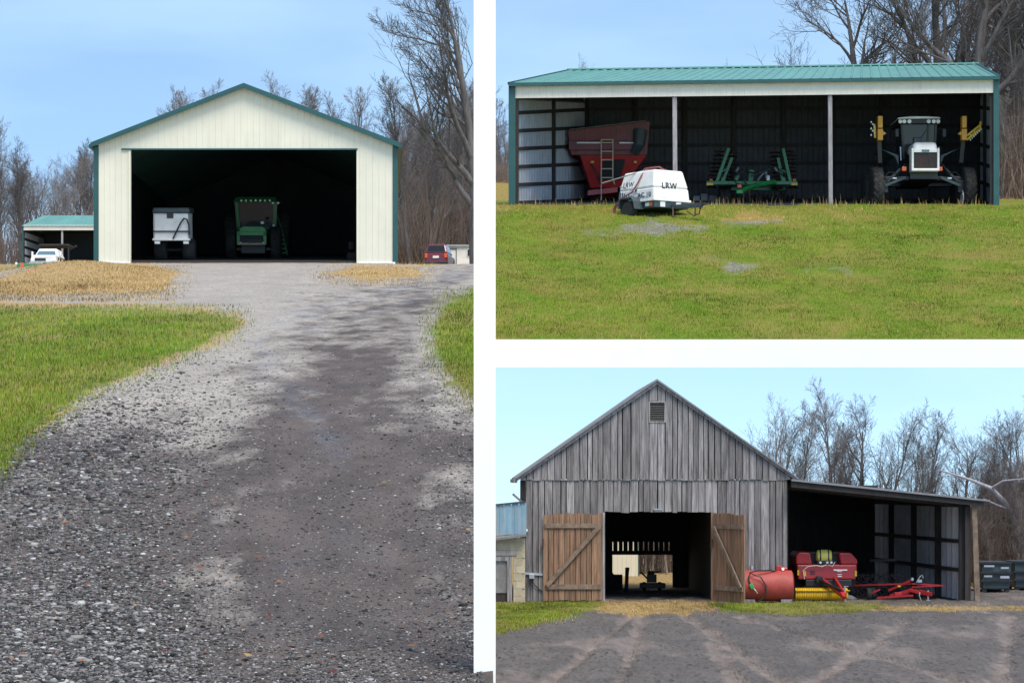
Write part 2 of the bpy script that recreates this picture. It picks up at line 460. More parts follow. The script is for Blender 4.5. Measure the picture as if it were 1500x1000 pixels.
ground_mat('hill_ground', (0.27, 0.245, 0.215), (0.095, 0.077, 0.068), (0.095, 0.165, 0.006), (0.40, 0.27, 0.115), gscale=34, patch=0.5)
ground_mat('lawn_ground', (0.16, 0.155, 0.12), (0.11, 0.12, 0.03), (0.105, 0.17, 0.006), (0.27, 0.20, 0.05), gscale=9, patch=0.3, wet_rough=0.8, ys=0.5)
ground_mat('yard_ground', (0.082, 0.073, 0.068), (0.165, 0.138, 0.124), (0.11, 0.14, 0.014), (0.30, 0.21, 0.09), gscale=14, patch=0.4)

# ------------------------------------------------------------------ terrain
def px_cols(a, b, n, out_l=None, out_r=None):
    c = list(np.linspace(a, b, n))
    if out_l is not None: c = list(np.linspace(out_l, a, 14)[:-1]) + c
    if out_r is not None: c = c + list(np.linspace(b, out_r, 14)[1:])
    return np.array(c)

# hillside with the drive (left)
GRASS_L = [(-700, 446), (0, 448), (200, 451), (300, 457), (350, 467), (352, 473), (335, 484), (290, 506), (200, 541), (130, 571), (60, 622), (0, 690), (-700, 1400)]
GRASS_R = [(712, 418), (694, 424), (652, 446), (634, 480), (640, 520), (668, 560), (712, 600)]
STRAW_L = [(-700, 402), (0, 408), (60, 398), (140, 386), (215, 386), (262, 400), (240, 425), (150, 431), (-700, 436)]
STRAW_L2 = [(-700, 442), (0, 441), (160, 443), (220, 446), (120, 449), (-700, 446)]
STRAW_R = [(520, 386), (600, 387), (628, 400), (610, 408), (540, 414), (470, 402)]
FARGRASS = [(-3000, 330), (-3000, 404), (0, 404), (60, 396), (135, 385), (145, 372), (400, 366), (575, 386), (622, 392), (660, 389), (712, 386), (712, 330)]
MUDDY = [(300, 1040), (250, 800), (280, 640), (380, 540), (420, 470), (540, 430), (690, 392), (712, 400), (660, 440), (620, 500), (640, 560), (712, 640), (712, 1040)]
pys = np.concatenate([np.linspace(1045, 470, 230), np.linspace(468, 352, 130)[0:], np.array([350, 347, 344, 341, 338])])
Yr = 6400 / (pys - 327)
pc = px_cols(-60, 709, 260, out_l=-3000)
PX, YY = np.meshgrid(np.append(pc, 709.5), Yr)
XX = (PX - CX) / F * YY
XX[:, -1] = 0.03
PYI = 327 + 6400 / YY
def hill_relief(X, Y):
    r = 0.05 * fbm(X * 0.5, Y * 0.25, 4) + 0.02 * fbm(X * 3, Y * 1.5, 3)
    px = CX + X / Y * F; py = 327 + 6400 / Y
    # ruts of the drive
    r = r - 0.03 * np.exp(-((px - 470 - (py - 450) * 0.35) / 45) ** 2) * (py > 430)
    # straw mound before the shed
    r = r + 0.40 * np.exp(-((px - 120) / 95) ** 2 - ((Y - 86) / 9) ** 2)
    return r
plane = left_z(YY)
dipz = (CY - 388.0) / F * YY
dmask = np.maximum(np.clip((PX - 572) / 10, 0, 1), np.clip((152 - PX) / 10, 0, 1)) * np.clip((YY - 106) / 5, 0, 1)
ZZ = plane + (np.minimum(plane, dipz) - plane) * dmask + hill_relief(XX, YY)
g = np.maximum(sstep(sdist(PX, PYI, GRASS_L), 26), sstep(sdist(PX, PYI, GRASS_R), 26))
far = sstep(sdist(PX, PYI, FARGRASS), 4)
g = np.maximum(g, far * 0.45)
s_ = np.maximum.reduce([sstep(sdist(PX, PYI, STRAW_L), 16), 0.8 * sstep(sdist(PX, PYI, STRAW_L2), 5), 0.75 * sstep(sdist(PX, PYI, STRAW_R), 12), far * 0.6,
                        0.62 * sstep(-np.abs(sdist(PX, PYI, GRASS_L)) + 14, 20) * (PYI < 640)])
m_ = np.maximum(sstep(sdist(PX, PYI, MUDDY) + 60 * fbm(PX * .02, PYI * .03, 3), 260), 0.75 * np.clip((PYI - 520) / 160, 0, 1)) * (0.88 + 0.5 * fbm(PX * 0.012, PYI * 0.02, 3))
def lane(pts, w):
    d = np.full(PX.shape, 1e9)
    for (x1, y1), (x2, y2) in zip(pts[:-1], pts[1:]):
        t = np.clip(((PX - x1) * (x2 - x1) + (PYI - y1) * (y2 - y1)) / ((x2 - x1) ** 2 + (y2 - y1) ** 2), 0, 1)
        d = np.minimum(d, np.hypot(PX - x1 - t * (x2 - x1), (PYI - y1 - t * (y2 - y1)) * 1.6))
    return np.exp(-(d / (w * np.clip((PYI - 330) / 160, .5, 1.6))) ** 2)
wet = np.maximum.reduce([lane([(700, 396), (600, 420), (500, 442), (420, 466), (385, 500), (395, 540), (450, 600), (500, 660)], 26),
                         0.9 * lane([(700, 408), (630, 432), (560, 456), (500, 478), (440, 482), (350, 476)], 12), 0.8 * lane([(560, 440), (450, 436), (350, 440), (150, 440)], 9),
                         0.5 * lane([(430, 580), (520, 680), (600, 790), (690, 860)], 15)])
wet = wet * (1 - np.clip(g, 0, 1)) * np.clip(0.8 + 1.6 * fbm(PX * .03, PYI * .05, 3), 0, 1)
hillside = sheet('hillside', XX, YY, ZZ, np.stack([g, s_, m_, wet], -1), 'hill_ground')
# the ground under the viewer
xs, ys = np.meshgrid(np.linspace(-9, 3, 40), np.linspace(-12, 6400 / (1045 - 327), 40))
sheet('path', xs, ys, left_z(ys) - 0.004 + 0.02 * fbm(xs * 2, ys * 2, 3), np.stack([xs * 0, xs * 0, xs * 0 + 0.6], -1), 'hill_ground')

# barn yard and the plain beyond it (lower right)
GR_Y1 = [(640, 884), (726, 882), (880, 880), (884, 886), (850, 897), (800, 908), (726, 926), (600, 940)]
GR_Y2 = [(1040, 884), (1085, 882), (1165, 882), (1300, 886), (1270, 895), (1150, 900), (1060, 895)]
ST_Y = [(884, 880), (1046, 880), (1060, 892), (1000, 897), (900, 899), (868, 892)]
ST_Y2 = [(1160, 884), (1440, 888), (1520, 886), (1520, 892), (1400, 896), (1180, 897)]
pys = np.concatenate([np.linspace(1030, 872, 150), np.linspace(870, 834, 24)])
Yr = np.concatenate([[6, 12, 20, 30, 40], -YARD * F / (pys - CY)])
far_y = np.array([122, 135, 150, 175, 200, 240, 320, 480, 800, 1500, 3000])
Yall = np.concatenate([Yr, far_y])
pc = px_cols(712, 1520, 260, out_r=3600)
PX, YY = np.meshgrid(pc, Yall)
XX = (PX - CX) / F * YY; XX[:, 0] = 0.04
XX[Yall > 300, 0] = -900
PYI = CY - F * YARD / YY
drop = np.clip((YY - 112) / 110, 0, 1); drop = drop * drop * (3 - 2 * drop)
tracks = np.zeros_like(PX)
for (x0, y0, x1, y1, w) in ((945, 886, 905, 1000, 13), (985, 886, 1150, 1000, 12), (1330, 905, 1190, 1000, 14), (1080, 900, 1420, 1000, 12), (1480, 900, 1465, 1000, 15), (930, 895, 800, 1000, 10), (1040, 940, 1085, 1000, 12)):
    t = (PYI - y0) / (y1 - y0); cx = x0 + (x1 - x0) * t; wid = w * (PYI - 700) / 250
    tracks = np.maximum(tracks, np.where((t > 0) & (PYI < 1030), np.exp(-((PX - cx) / wid) ** 2), 0))
lug = np.sin(YY * 6.0 + XX * 5) * 0.5 + 0.5
rel = 0.12 * fbm(XX * 0.5, YY * 0.35, 4) + 0.14 * fbm(XX * 2.6, YY * 0.9, 4) - tracks * (0.06 + 0.13 * lug)
ZZ = YARD + rel * (YY < 118) - 26 * drop + np.where(YY < 50, 0, 0)
g = np.maximum(sstep(sdist(PX, PYI, GR_Y1), 8), sstep(sdist(PX, PYI, GR_Y2), 6)) * (YY < 95)
s_ = np.maximum(0.85 * sstep(sdist(PX, PYI, ST_Y), 7), 0.7 * sstep(sdist(PX, PYI, ST_Y2), 4))
s_ = np.maximum(s_, (YY > 94.5) * (YY < 3100) * 0.9)
m_ = np.clip(0.34 + 0.85 * tracks * (.35 + .65 * lug) + 1.1 * fbm(XX * 0.35, YY * 0.16, 3), 0, 1) * (YY < 95)
sheet('ground', XX, YY, ZZ, np.stack([g, s_, m_], -1), 'yard_ground')

# raised terrace that carries the lawn (upper right): white slab and wall put in as the bands dividing the three scenes
m = MB()
prof = [(110.0, lawn_z(110)), (160.0, 16.0), (176.0, lawn_z(176)), (232.0, lawn_z(232))]
TH = 41 / F * 110
for (x0, x1) in ((0.041, 75.0),):
    top = [(y, z - (0.0 if y == 110.0 else 0.45)) for (y, z) in prof]; bot = [(y, z - TH) for (y, z) in reversed(prof)]
    m.prism([top[0], (110.35, top[0][1] - 0.03)] + [(113.0, lawn_z(113) - 0.45)] + top[1:] + bot, x0, x1, axis='x')
structure(m.build('terrace', 'concrete'))
m = MB()
YW = 6400 / (978 - 327)
base = [(YW, left_z(YW) - 3.6), (YW, 1.95), (YW + 0.16, 1.95), (YW + 0.16, left_z(YW) - 0.12)]
tops = [(y, left_z(y) - 0.12) for y in (20, 60, 110, 200, 230)]
m.prism(base + tops + [(230, -40), (110, -5), (YW + 0.2, -5)], -0.0395, 0.0395, axis='x')
structure(m.build('divider_wall', 'concrete'))
GP = [(880, 330), (960, 326), (1040, 332), (1030, 341), (930, 345), (850, 340)]
GP2 = [(1030, 384), (1110, 388), (1105, 402), (1060, 398)]
GP3 = [(1180, 388), (1250, 390), (1240, 400), (1185, 398)]
GP4 = [(1080, 316), (1140, 320), (1120, 332), (1060, 326)]
SP = [(720, 296), (1300, 300), (1470, 308), (1470, 314), (1300, 312), (1240, 324), (1060, 326), (1000, 316), (860, 314), (720, 312)]
SP2 = [(1170, 330), (1260, 334), (1270, 344), (1180, 342)]
rows = np.concatenate([np.linspace(110, 160, 170), np.linspace(161, 232, 30)])
pc = px_cols(714, 1520, 240, out_r=3000)
PX, YY = np.meshgrid(pc, rows)
XX = (PX - CX) / F * YY; XX[:, 0] = 0.042
ZB = np.vectorize(lawn_z)(YY)
PYI = CY - F * ZB / YY
rel = 0.22 * fbm(XX * 0.35, YY * 0.35, 4) + 0.10 * fbm(XX * 1.6, YY * 1.6, 3)
rel = rel * np.clip((YY - 110) / 3, 0, 1)
gp = np.maximum.reduce([sstep(sdist(PX, PYI, q) + 26 * fbm(PX * .04, PYI * .09, 4), 16) for q in (GP, GP2, GP3, GP4)])
inside = (YY > 160.5) & (YY < 176) & (PX > 750) & (PX < 1460)
g = np.where(inside, 0, 1 - gp * 0.75 - 0.5 * np.clip(fbm(XX * 0.12, YY * 0.12, 3) * 2 - 0.3, 0, 1))
s_ = np.maximum(0.75 * sstep(sdist(PX, PYI, SP), 8), 0.6 * sstep(sdist(PX, PYI, SP2), 8)); s_ = np.where(inside, 0.2, s_)
g = g - 0.55 * s_
s_ = np.where(YY > 176, 0.9, s_); g = np.where(YY > 176, 0.35, g)
sheet('lawn', XX, YY, ZB + rel, np.stack([g, s_, np.where(inside, 1.0, 0.0)], -1), 'lawn_ground')

# ------------------------------------------------------------------ cream machine shed on the hillside
Y0 = 110.0; s = Y0 / F
sh = thing('machine_shed', 'large cream steel machine shed with open front and green trim', 'shed', P(360, 385, Y0))
X = lambda px: (px - 360) * s
Zp = lambda py: (385 - py) * s
def roofline(px): return 214 - (214 - 127) * (1 - abs(px - 358) / 220.0)
DEP = 24.0
xbl, xbr = X(141), (574 - CX) / F * (Y0 + DEP) - P(360, 385, Y0).x
cuts = [141, 166, 191] + [191 + (358 - 191) / 6 * i for i in range(1, 7)] + [358 + (523 - 358) / 6 * i for i in range(1, 7)] + [551, 579]
for a, b in zip(cuts[:-1], cuts[1:]):
    indoor = a >= 190.9 and b <= 523.1
    zb = Zp(219) if indoor else -0.05
    m = MB(); m.ribbed((X(a), 0, zb), (X(b), 0, zb), (X(b), 0, Zp(roofline(b))), (X(a), 0, Zp(roofline(a))), pitch=0.23, rib=0.012, rw=0.025)
    m.build('wall_panel', 'cream', sh)
fl = KL * DEP
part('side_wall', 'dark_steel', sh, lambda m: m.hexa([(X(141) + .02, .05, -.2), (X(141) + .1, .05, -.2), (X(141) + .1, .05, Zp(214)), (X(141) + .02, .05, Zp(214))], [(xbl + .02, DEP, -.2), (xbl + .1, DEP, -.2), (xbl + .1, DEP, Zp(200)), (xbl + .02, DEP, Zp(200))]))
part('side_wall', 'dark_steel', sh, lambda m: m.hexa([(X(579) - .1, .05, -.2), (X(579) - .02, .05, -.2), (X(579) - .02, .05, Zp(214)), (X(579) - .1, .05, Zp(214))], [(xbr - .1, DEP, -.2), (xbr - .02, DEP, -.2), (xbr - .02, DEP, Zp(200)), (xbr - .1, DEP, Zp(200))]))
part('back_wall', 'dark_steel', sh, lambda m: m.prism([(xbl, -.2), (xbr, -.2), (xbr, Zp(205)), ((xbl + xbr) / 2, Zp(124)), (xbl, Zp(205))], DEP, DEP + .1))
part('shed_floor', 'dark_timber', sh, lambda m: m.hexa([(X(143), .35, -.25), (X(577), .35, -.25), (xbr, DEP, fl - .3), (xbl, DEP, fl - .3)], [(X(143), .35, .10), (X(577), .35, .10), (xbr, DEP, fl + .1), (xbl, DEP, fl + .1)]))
for sd_, xe, xb in ((-1, 134, xbl), (1, 586, xbr)):
    m = MB()
    za, ze = Zp(124.5), Zp(211.5)
    m.hexa([(X(358), -.3, za), (X(xe), -.3, ze), (X(xe), -.3, ze - .07), (X(358), -.3, za - .07)], [((xbl + xbr) / 2, DEP + .3, za), (xb + sd_ * .2, DEP + .3, ze), (xb + sd_ * .2, DEP + .3, ze - .07), ((xbl + xbr) / 2, DEP + .3, za - .07)])
    m.build('roof', 'roof_green', sh)
    m = MB(); m.prism([(X(358), za + .03), (X(xe), ze + .03), (X(xe), ze - .17), (X(358), za - .17)], -.36, -.302)
    m.build('rake_trim', 'trim_green', sh)
    xc = X(141) if sd_ < 0 else X(579)
    part('corner_trim', 'trim_green', sh, lambda m: m.box(xc - .10, xc + .10, -.05, .16, -.05, Zp(213)))
    part('gutter', 'trim_green', sh, lambda m: m.beam((X(xe), -.3, ze - .1), (xb + sd_ * .2, DEP, ze - .1), .14, .14))
part('door_track', 'trim_green', sh, lambda m: m.box(X(178), X(524), -.08, -.02, Zp(220), Zp(217.8)))
part('door_jamb', 'cream', sh, lambda m: m.box(X(188.5), X(191.6), -.04, .2, -.03, Zp(219)))
part('door_jamb', 'cream', sh, lambda m: m.box(X(522.4), X(525), -.04, .2, -.03, Zp(219)))
part('footing', 'concrete', sh, lambda m: m.box(X(141), X(191), -.06, .1, -.25, .03))
part('footing', 'concrete', sh, lambda m: m.box(X(523), X(579), -.06, .1, -.25, .03))
part('work_bench', 'dark_timber', sh, lambda m: (m.box(X(497), X(520), 6, 7.2, .5, Zp(352)), m.box(X(500), X(507), 5.9, 6, 1.05, 1.35)))

# ------------------------------------------------------------------ pole shed generator pieces
def girt_wall(parent, a0, a1, z0, z1, zb0, zb1, ncol, rows, panel_mat, post_mat):
    """inside of a metal wall from a0 to a1 (x, y): panels as pieces, posts and girts as pieces. z0/z1 floor and top at a0, zb0/zb1 at a1"""
    a0, a1 = Vector(a0), Vector(a1)
    for i in range(ncol):
        t0, t1 = i / ncol, (i + 1) / ncol
        p, q = a0.lerp(a1, t0), a0.lerp(a1, t1)
        for r in range(rows):
            u0, u1 = r / rows, (r + 1) / rows
            zz = lambda t, u: (z0 + (zb0 - z0) * t) * (1 - u) + (z1 + (zb1 - z1) * t) * u
            m = MB(); m.ribbed((p.x, p.y, zz(t0, u0)), (q.x, q.y, zz(t1, u0)), (q.x, q.y, zz(t1, u1)), (p.x, p.y, zz(t0, u1)), pitch=.34, rib=.03, rw=.05)
            m.build('wall_panel', panel_mat, parent)
    d = (a1 - a0).normalized(); nrm = Vector((d.y, -d.x, 0))
    for i in range(ncol + 1):
        t = i / ncol; p = a0.lerp(a1, t) + nrm * .12
        part('post', post_mat, parent, lambda m: m.beam((p.x, p.y, z0 + (zb0 - z0) * t - .1), (p.x, p.y, z1 + (zb1 - z1) * t), .24, .2, up=tuple(nrm)))
    for r in range(rows + 1):
        u = r / rows
        za = z0 * (1 - u) + z1 * u; zb = zb0 * (1 - u) + zb1 * u
        pa, pb = a0 + nrm * .045, a1 + nrm * .045
        part('girt', post_mat, parent, lambda m: m.beam((pa.x, pa.y, za + .08), (pb.x, pb.y, zb + .08), .07, .22))

# ------------------------------------------------------------------ green-roofed pole shed on the terrace lawn
Y1 = 160.0; s1 = Y1 / F
O1 = P(1104, 300, Y1)
ps = thing('pole_shed', 'long open pole shed with green metal roof and cream fascia', 'shed', O1)
X1 = lambda px, y=0.0: (px - CX) / F * (Y1 + y) - O1.x
Z1 = lambda py, y=0.0: (CY - py) / F * (Y1 + y) - O1.z
DB = 15.0
flo = KS * DB
bl, br = X1(858, DB), X1(1436, DB)
zt_l, zt_r = Z1(146), Z1(138)
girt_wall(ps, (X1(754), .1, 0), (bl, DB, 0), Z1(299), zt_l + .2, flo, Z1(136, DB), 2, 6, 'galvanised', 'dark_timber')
girt_wall(ps, (bl, DB, 0), (br, DB, 0), flo, Z1(136, DB), flo, Z1(132, DB), 8, 6, 'shaded_steel', 'dark_timber')
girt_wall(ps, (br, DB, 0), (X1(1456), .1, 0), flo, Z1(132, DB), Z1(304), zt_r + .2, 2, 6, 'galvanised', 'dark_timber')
part('shed_floor', 'dark_timber', ps, lambda m: m.hexa([(X1(757), .5, -.4), (X1(1454), .5, -.4), (br, DB, flo - .4), (bl, DB, flo - .4)], [(X1(757), .5, .12), (X1(1454), .5, .0), (br, DB, flo + .1), (bl, DB, flo + .1)]))
# roof: front slope as metal sheets, back slope below the ridge
ry = 8.5
El, Er = Vector((X1(745, -.4), -.4, Z1(122.5, -.4))), Vector((X1(1464, -.4), -.4, Z1(112.5, -.4)))
Rl, Rr = Vector((X1(833, ry), ry, Z1(103.5, ry))), Vector((X1(1431, ry), ry, Z1(94.5, ry)))
Bl, Br = Vector((X1(850, 17), 17, Z1(135, 17))), Vector((X1(1440, 17), 17, Z1(130, 17)))
NS = 24
for i in range(NS):
    t0, t1 = i / NS, (i + 1) / NS
    m = MB(); m.ribbed(El.lerp(Er, t0), El.lerp(Er, t1), Rl.lerp(Rr, t1), Rl.lerp(Rr, t0), pitch=.62, rib=.06, rw=.075)
    m.build('roof_sheet', 'roof_green', ps)
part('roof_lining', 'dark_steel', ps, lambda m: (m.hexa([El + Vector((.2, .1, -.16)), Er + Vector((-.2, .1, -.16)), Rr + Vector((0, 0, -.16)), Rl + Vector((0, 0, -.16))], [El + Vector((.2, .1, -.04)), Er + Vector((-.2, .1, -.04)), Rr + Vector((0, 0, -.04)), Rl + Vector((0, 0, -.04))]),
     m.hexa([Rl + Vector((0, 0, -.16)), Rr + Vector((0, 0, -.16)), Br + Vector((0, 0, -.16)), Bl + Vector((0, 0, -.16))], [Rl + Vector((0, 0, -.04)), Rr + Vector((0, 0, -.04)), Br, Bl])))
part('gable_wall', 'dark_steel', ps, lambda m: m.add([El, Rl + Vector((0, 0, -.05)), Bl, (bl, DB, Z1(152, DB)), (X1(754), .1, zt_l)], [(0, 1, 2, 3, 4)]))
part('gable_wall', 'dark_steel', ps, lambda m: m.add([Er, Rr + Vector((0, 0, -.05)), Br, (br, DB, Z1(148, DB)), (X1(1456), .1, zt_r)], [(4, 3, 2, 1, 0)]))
part('ridge_cap', 'roof_green', ps, lambda m: m.beam(Rl + Vector((-.1, 0, .05)), Rr + Vector((.1, 0, .05)), .45, .08))
part('eave_trim', 'trim_green', ps, lambda m: m.beam(El + Vector((0, -.05, -.07)), Er + Vector((0, -.05, -.07)), .08, .2))
part('rake_trim', 'trim_green', ps, lambda m: m.beam(El, Rl, .12, .16))
part('rake_trim', 'trim_green', ps, lambda m: m.beam(Er, Rr, .12, .16))
NF = 20
for i in range(NF):                                   # fascia sheets
    a, b = i / NF, (i + 1) / NF
    L = lambda t: (X1(753 + (1456 - 753) * t), Z1(125.5 + (115.5 - 125.5) * t), Z1(144.5 + (136.5 - 144.5) * t))
    (xa, za1, za0), (xb, zb1, zb0) = L(a), L(b)
    m = MB(); m.ribbed((xa, -.12, za0), (xb, -.12, zb0), (xb, -.12, zb1), (xa, -.12, za1), pitch=.36, rib=.016, rw=.03)
    m.build('fascia_sheet', 'cream_soft', ps)
part('header_beam', 'dark_timber', ps, lambda m: m.hexa([(X1(754), -.08, Z1(145)), (X1(1456), -.08, Z1(137)), (X1(1456), .2, Z1(137)), (X1(754), .2, Z1(145))], [(X1(754), -.08, Z1(128)), (X1(1456), -.08, Z1(118)), (X1(1456), .2, Z1(118)), (X1(754), .2, Z1(128))]))
part('corner_trim', 'trim_green', ps, lambda m: m.box(X1(745), X1(755), -.2, .25, Z1(300), Z1(124)))
part('corner_trim', 'trim_green', ps, lambda m: m.box(X1(1454.5), X1(1463), -.2, .25, Z1(308), Z1(114)))
for (xa, xb, yt, yb) in ((985, 991.5, 142, 299), (1213, 1219, 139, 305)):
    part('front_post', 'post_wood', ps, lambda m: m.hexa([(X1(xa + 1), -.02, Z1(yb)), (X1(xb + 1), -.02, Z1(yb)), (X1(xb + 1), .24, Z1(yb)), (X1(xa + 1), .24, Z1(yb))], [(X1(xa), -.02, Z1(yt)), (X1(xb), -.02, Z1(yt)), (X1(xb), .24, Z1(yt)), (X1(xa), .24, Z1(yt))]), bevel=.02)

# ------------------------------------------------------------------ small pole shed beyond the cream shed
Y2 = 232.0; s2 = Y2 / F
O2 = P(88, 388, Y2)
p2 = thing('pole_shed', 'small far pole shed with green roof beside the cream shed', 'shed', O2)
X2 = lambda px: (px - 88) * s2
Z2 = lambda py: (388 - py) * s2
for i in range(10):
    a, b = i / 10, (i + 1) / 10
    m = MB(); m.ribbed((X2(32 + 118 * a), -.3, Z2(331.5)), (X2(32 + 118 * b), -.3, Z2(331.5)), (X2(52 + 98 * b), 4, Z2(309)), (X2(52 + 98 * a), 4, Z2(309)), pitch=.35, rib=.03, rw=.05)
    m.build('roof_sheet', 'roof_green', p2)
part('fascia', 'cream_soft', p2, lambda m: m.box(X2(34), X2(150), -.2, -.1, Z2(337.5), Z2(330)))
part('back_wall', 'dark_steel', p2, lambda m: m.box(X2(34), X2(150), 7, 7.1, -.6, Z2(322)))
part('roof_lining', 'dark_steel', p2, lambda m: m.hexa([(X2(34), -.1, Z2(334)), (X2(150), -.1, Z2(334)), (X2(150), 7, Z2(330)), (X2(34), 7, Z2(330))], [(X2(34), -.1, Z2(333)), (X2(150), -.1, Z2(333)), (X2(150), 7, Z2(318)), (X2(34), 7, Z2(318))]))
part('side_wall', 'dark_steel', p2, lambda m: m.hexa([(X2(34.5), 0, -.6), (X2(35.5), 0, -.6), (X2(35.5), 0, Z2(332)), (X2(34.5), 0, Z2(332))], [(X2(46), 7, -.6), (X2(47), 7, -.6), (X2(47), 7, Z2(332)), (X2(46), 7, Z2(332))]))
for i in range(4):
    part('wall_panel', 'galvanised', p2, lambda m: m.ribbed((X2(36), .05, Z2(384 - 12 * i)), (X2(46), 6.5, Z2(384 - 12 * i)), (X2(46), 6.5, Z2(376 - 12 * i)), (X2(36), .05, Z2(376 - 12 * i)), pitch=.4))
part('corner_trim', 'trim_green', p2, lambda m: m.box(X2(33), X2(35.2), -.22, .1, -.6, Z2(332)))
part('front_post', 'post_wood', p2, lambda m: m.box(X2(90), X2(92.5), -.1, .1, -.6, Z2(337)))

# ------------------------------------------------------------------ weathered barn in the yard
YB = 85.0; sb = YB / F
OB = P(962, 880, YB)
barn = thing('barn', 'weathered grey board barn with steep gable and open double doors', 'barn', OB)
BX = lambda px: (px - 962) * sb
BZ = lambda py: (880 - py) * sb
def gable(px): return 558 + (700 - 558) * abs(px - 962) / 203.0
r = random.Random(11)
def board_run(x0, x1, wmin, wmax):
    xs_ = [x0]
    while xs_[-1] < x1 - wmax * 1.2: xs_.append(xs_[-1] + r.uniform(wmin, wmax))
    xs_.append(x1); return list(zip(xs_[:-1], xs_[1:]))
def board(x0, x1, zb, zt0, zt1, y, mat='grey_wood', name='board', parent=barn, gap=.7):
    g0, g1 = r.uniform(.2, gap), r.uniform(.2, gap)
    if r.random() < .15: g1 += .6
    yy = y + r.uniform(-.012, .012); jb = r.uniform(-.02, .03)
    tl = r.uniform(-.35, .35)
    q = lambda yk: [(BX(x0 + g0), yk, zb + jb), (BX(x1 - g1 + tl * .5), yk, zb + jb + r.uniform(-.01, .01)), (BX(x1 - g1), yk, zt1), (BX(x0 + g0), yk, zt0)]
    a = q(yy - .026); b = [(p[0], yy, p[2]) for p in a]
    m = MB(); m.hexa(a, b)
    return m.build(name, mat, parent)
VX0, VX1, VY0, VY1 = 950.5, 974.5, 588, 618
for (a, b) in board_run(762, 950.5, 6.5, 12.5) + board_run(950.5, 974.5, 11, 13) + board_run(974.5, 1158, 6.5, 12.5):
    za, zb_ = BZ(gable(a) + 4), BZ(gable(b) + 4)
    if a >= VX0 - .1 and b <= VX1 + .1:
        board(a, b, BZ(VY0), za, zb_, -.04); board(a, b, BZ(703), BZ(VY1), BZ(VY1), -.04)
    elif a < 962 < b:
        board(a, 962, BZ(703), za, BZ(gable(962) + 4), -.04); board(962, b, BZ(703), BZ(gable(962) + 4), zb_, -.04)
    else:
        board(a, b, BZ(703), za, zb_, -.04)
for (a, b) in board_run(770, 884.5, 6.5, 13): board(a, b, BZ(881), BZ(701), BZ(701), 0)
for (a, b) in board_run(884.5, 1044, 6.5, 13): board(a, b, BZ(750), BZ(701), BZ(701), 0)
for (a, b) in board_run(1044, 1153, 6.5, 13): board(a, b, BZ(881), BZ(701), BZ(701), 0)
# louvre vent
vent = part('vent_frame', 'grey_wood', barn, lambda m: (m.box(BX(VX0), BX(VX1), -.09, -.03, BZ(VY0 + 1.6), BZ(VY0 - .6)), m.box(BX(VX0), BX(VX1), -.09, -.03, BZ(VY1 + .6), BZ(VY1 - 1.4)),
    m.box(BX(VX0 - .4), BX(VX0 + 1.4), -.088, -.03, BZ(VY1 - 1.3), BZ(VY0 + 1.5)), m.box(BX(VX1 - 1.4), BX(VX1 + .4), -.088, -.03, BZ(VY1 - 1.3), BZ(VY0 + 1.5))))
for i in range(8):
    zc = BZ(VY0 + 3.5 + i * 3.25)
    part('slat', 'black_paint', vent, lambda m: m.hexa([(BX(VX0 + 1.4), -.075, zc - .02), (BX(VX1 - 1.4), -.075, zc - .02), (BX(VX1 - 1.4), -.06, zc - .02), (BX(VX0 + 1.4), -.06, zc - .02)], [(BX(VX0 + 1.4), -.03, zc + .035), (BX(VX1 - 1.4), -.03, zc + .035), (BX(VX1 - 1.4), -.015, zc + .035), (BX(VX0 + 1.4), -.015, zc + .035)]))
part('vent_backing', 'dark_timber', barn, lambda m: m.box(BX(VX0), BX(VX1), .0, .03, BZ(VY1), BZ(VY0)))
DBN = 11.0
for sd_ in (-1, 1):                                    # roof slopes and rake boards
    xe, ye = 962 + sd_ * 207, 700.5
    m = MB(); m.hexa([(0, -.22, BZ(555)), (BX(xe), -.22, BZ(ye - 1)), (BX(xe), -.22, BZ(ye + 1.5)), (0, -.22, BZ(558))], [(0, DBN, BZ(555)), (BX(xe), DBN, BZ(ye - 1)), (BX(xe), DBN, BZ(ye + 1.5)), (0, DBN, BZ(558))])
    m.build('roof', 'old_roof', barn)
    m = MB(); m.prism([(0, BZ(556.5)), (BX(xe), BZ(ye + .2)), (BX(xe), BZ(ye + 5.5)), (0, BZ(562.5))], -.17, -.075)
    m.build('rake_board', 'grey_wood', barn)
    xs2 = 770 if sd_ < 0 else 1153
    part('side_wall', 'dark_timber', barn, lambda m: m.box(BX(xs2) - .03, BX(xs2) + .03, .03, DBN, -.05, BZ(703)))
    part('eave_board', 'grey_wood', barn, lambda m: m.box(BX(xe) - .06, BX(xe) + .06, -.14, DBN, BZ(707), BZ(701.5)))
# back wall with its own opening, and daylight between its upper boards
kb = (YB + DBN) / YB
BBX = lambda px: ((px - CX) / F * (YB + DBN)) - OB.x
BBZ = lambda py: ((CY - py) / F * (YB + DBN)) - OB.z
zr = lambda x: BZ(560) - (BZ(560) - BZ(703)) * abs(x) / (BX(1165))
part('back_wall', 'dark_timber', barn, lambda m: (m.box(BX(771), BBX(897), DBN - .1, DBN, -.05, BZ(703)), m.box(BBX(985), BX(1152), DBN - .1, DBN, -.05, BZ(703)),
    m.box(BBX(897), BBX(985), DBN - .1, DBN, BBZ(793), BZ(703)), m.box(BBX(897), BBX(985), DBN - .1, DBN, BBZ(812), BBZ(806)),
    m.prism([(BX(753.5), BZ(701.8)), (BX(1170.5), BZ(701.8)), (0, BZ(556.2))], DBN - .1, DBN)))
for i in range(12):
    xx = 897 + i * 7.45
    part('board', 'dark_timber', barn, lambda m: m.box(BBX(xx + 1.6 + r.uniform(-.4, .4)), BBX(xx + 7.45), DBN - .08, DBN - .02, BBZ(806.2), BBZ(792.8)))
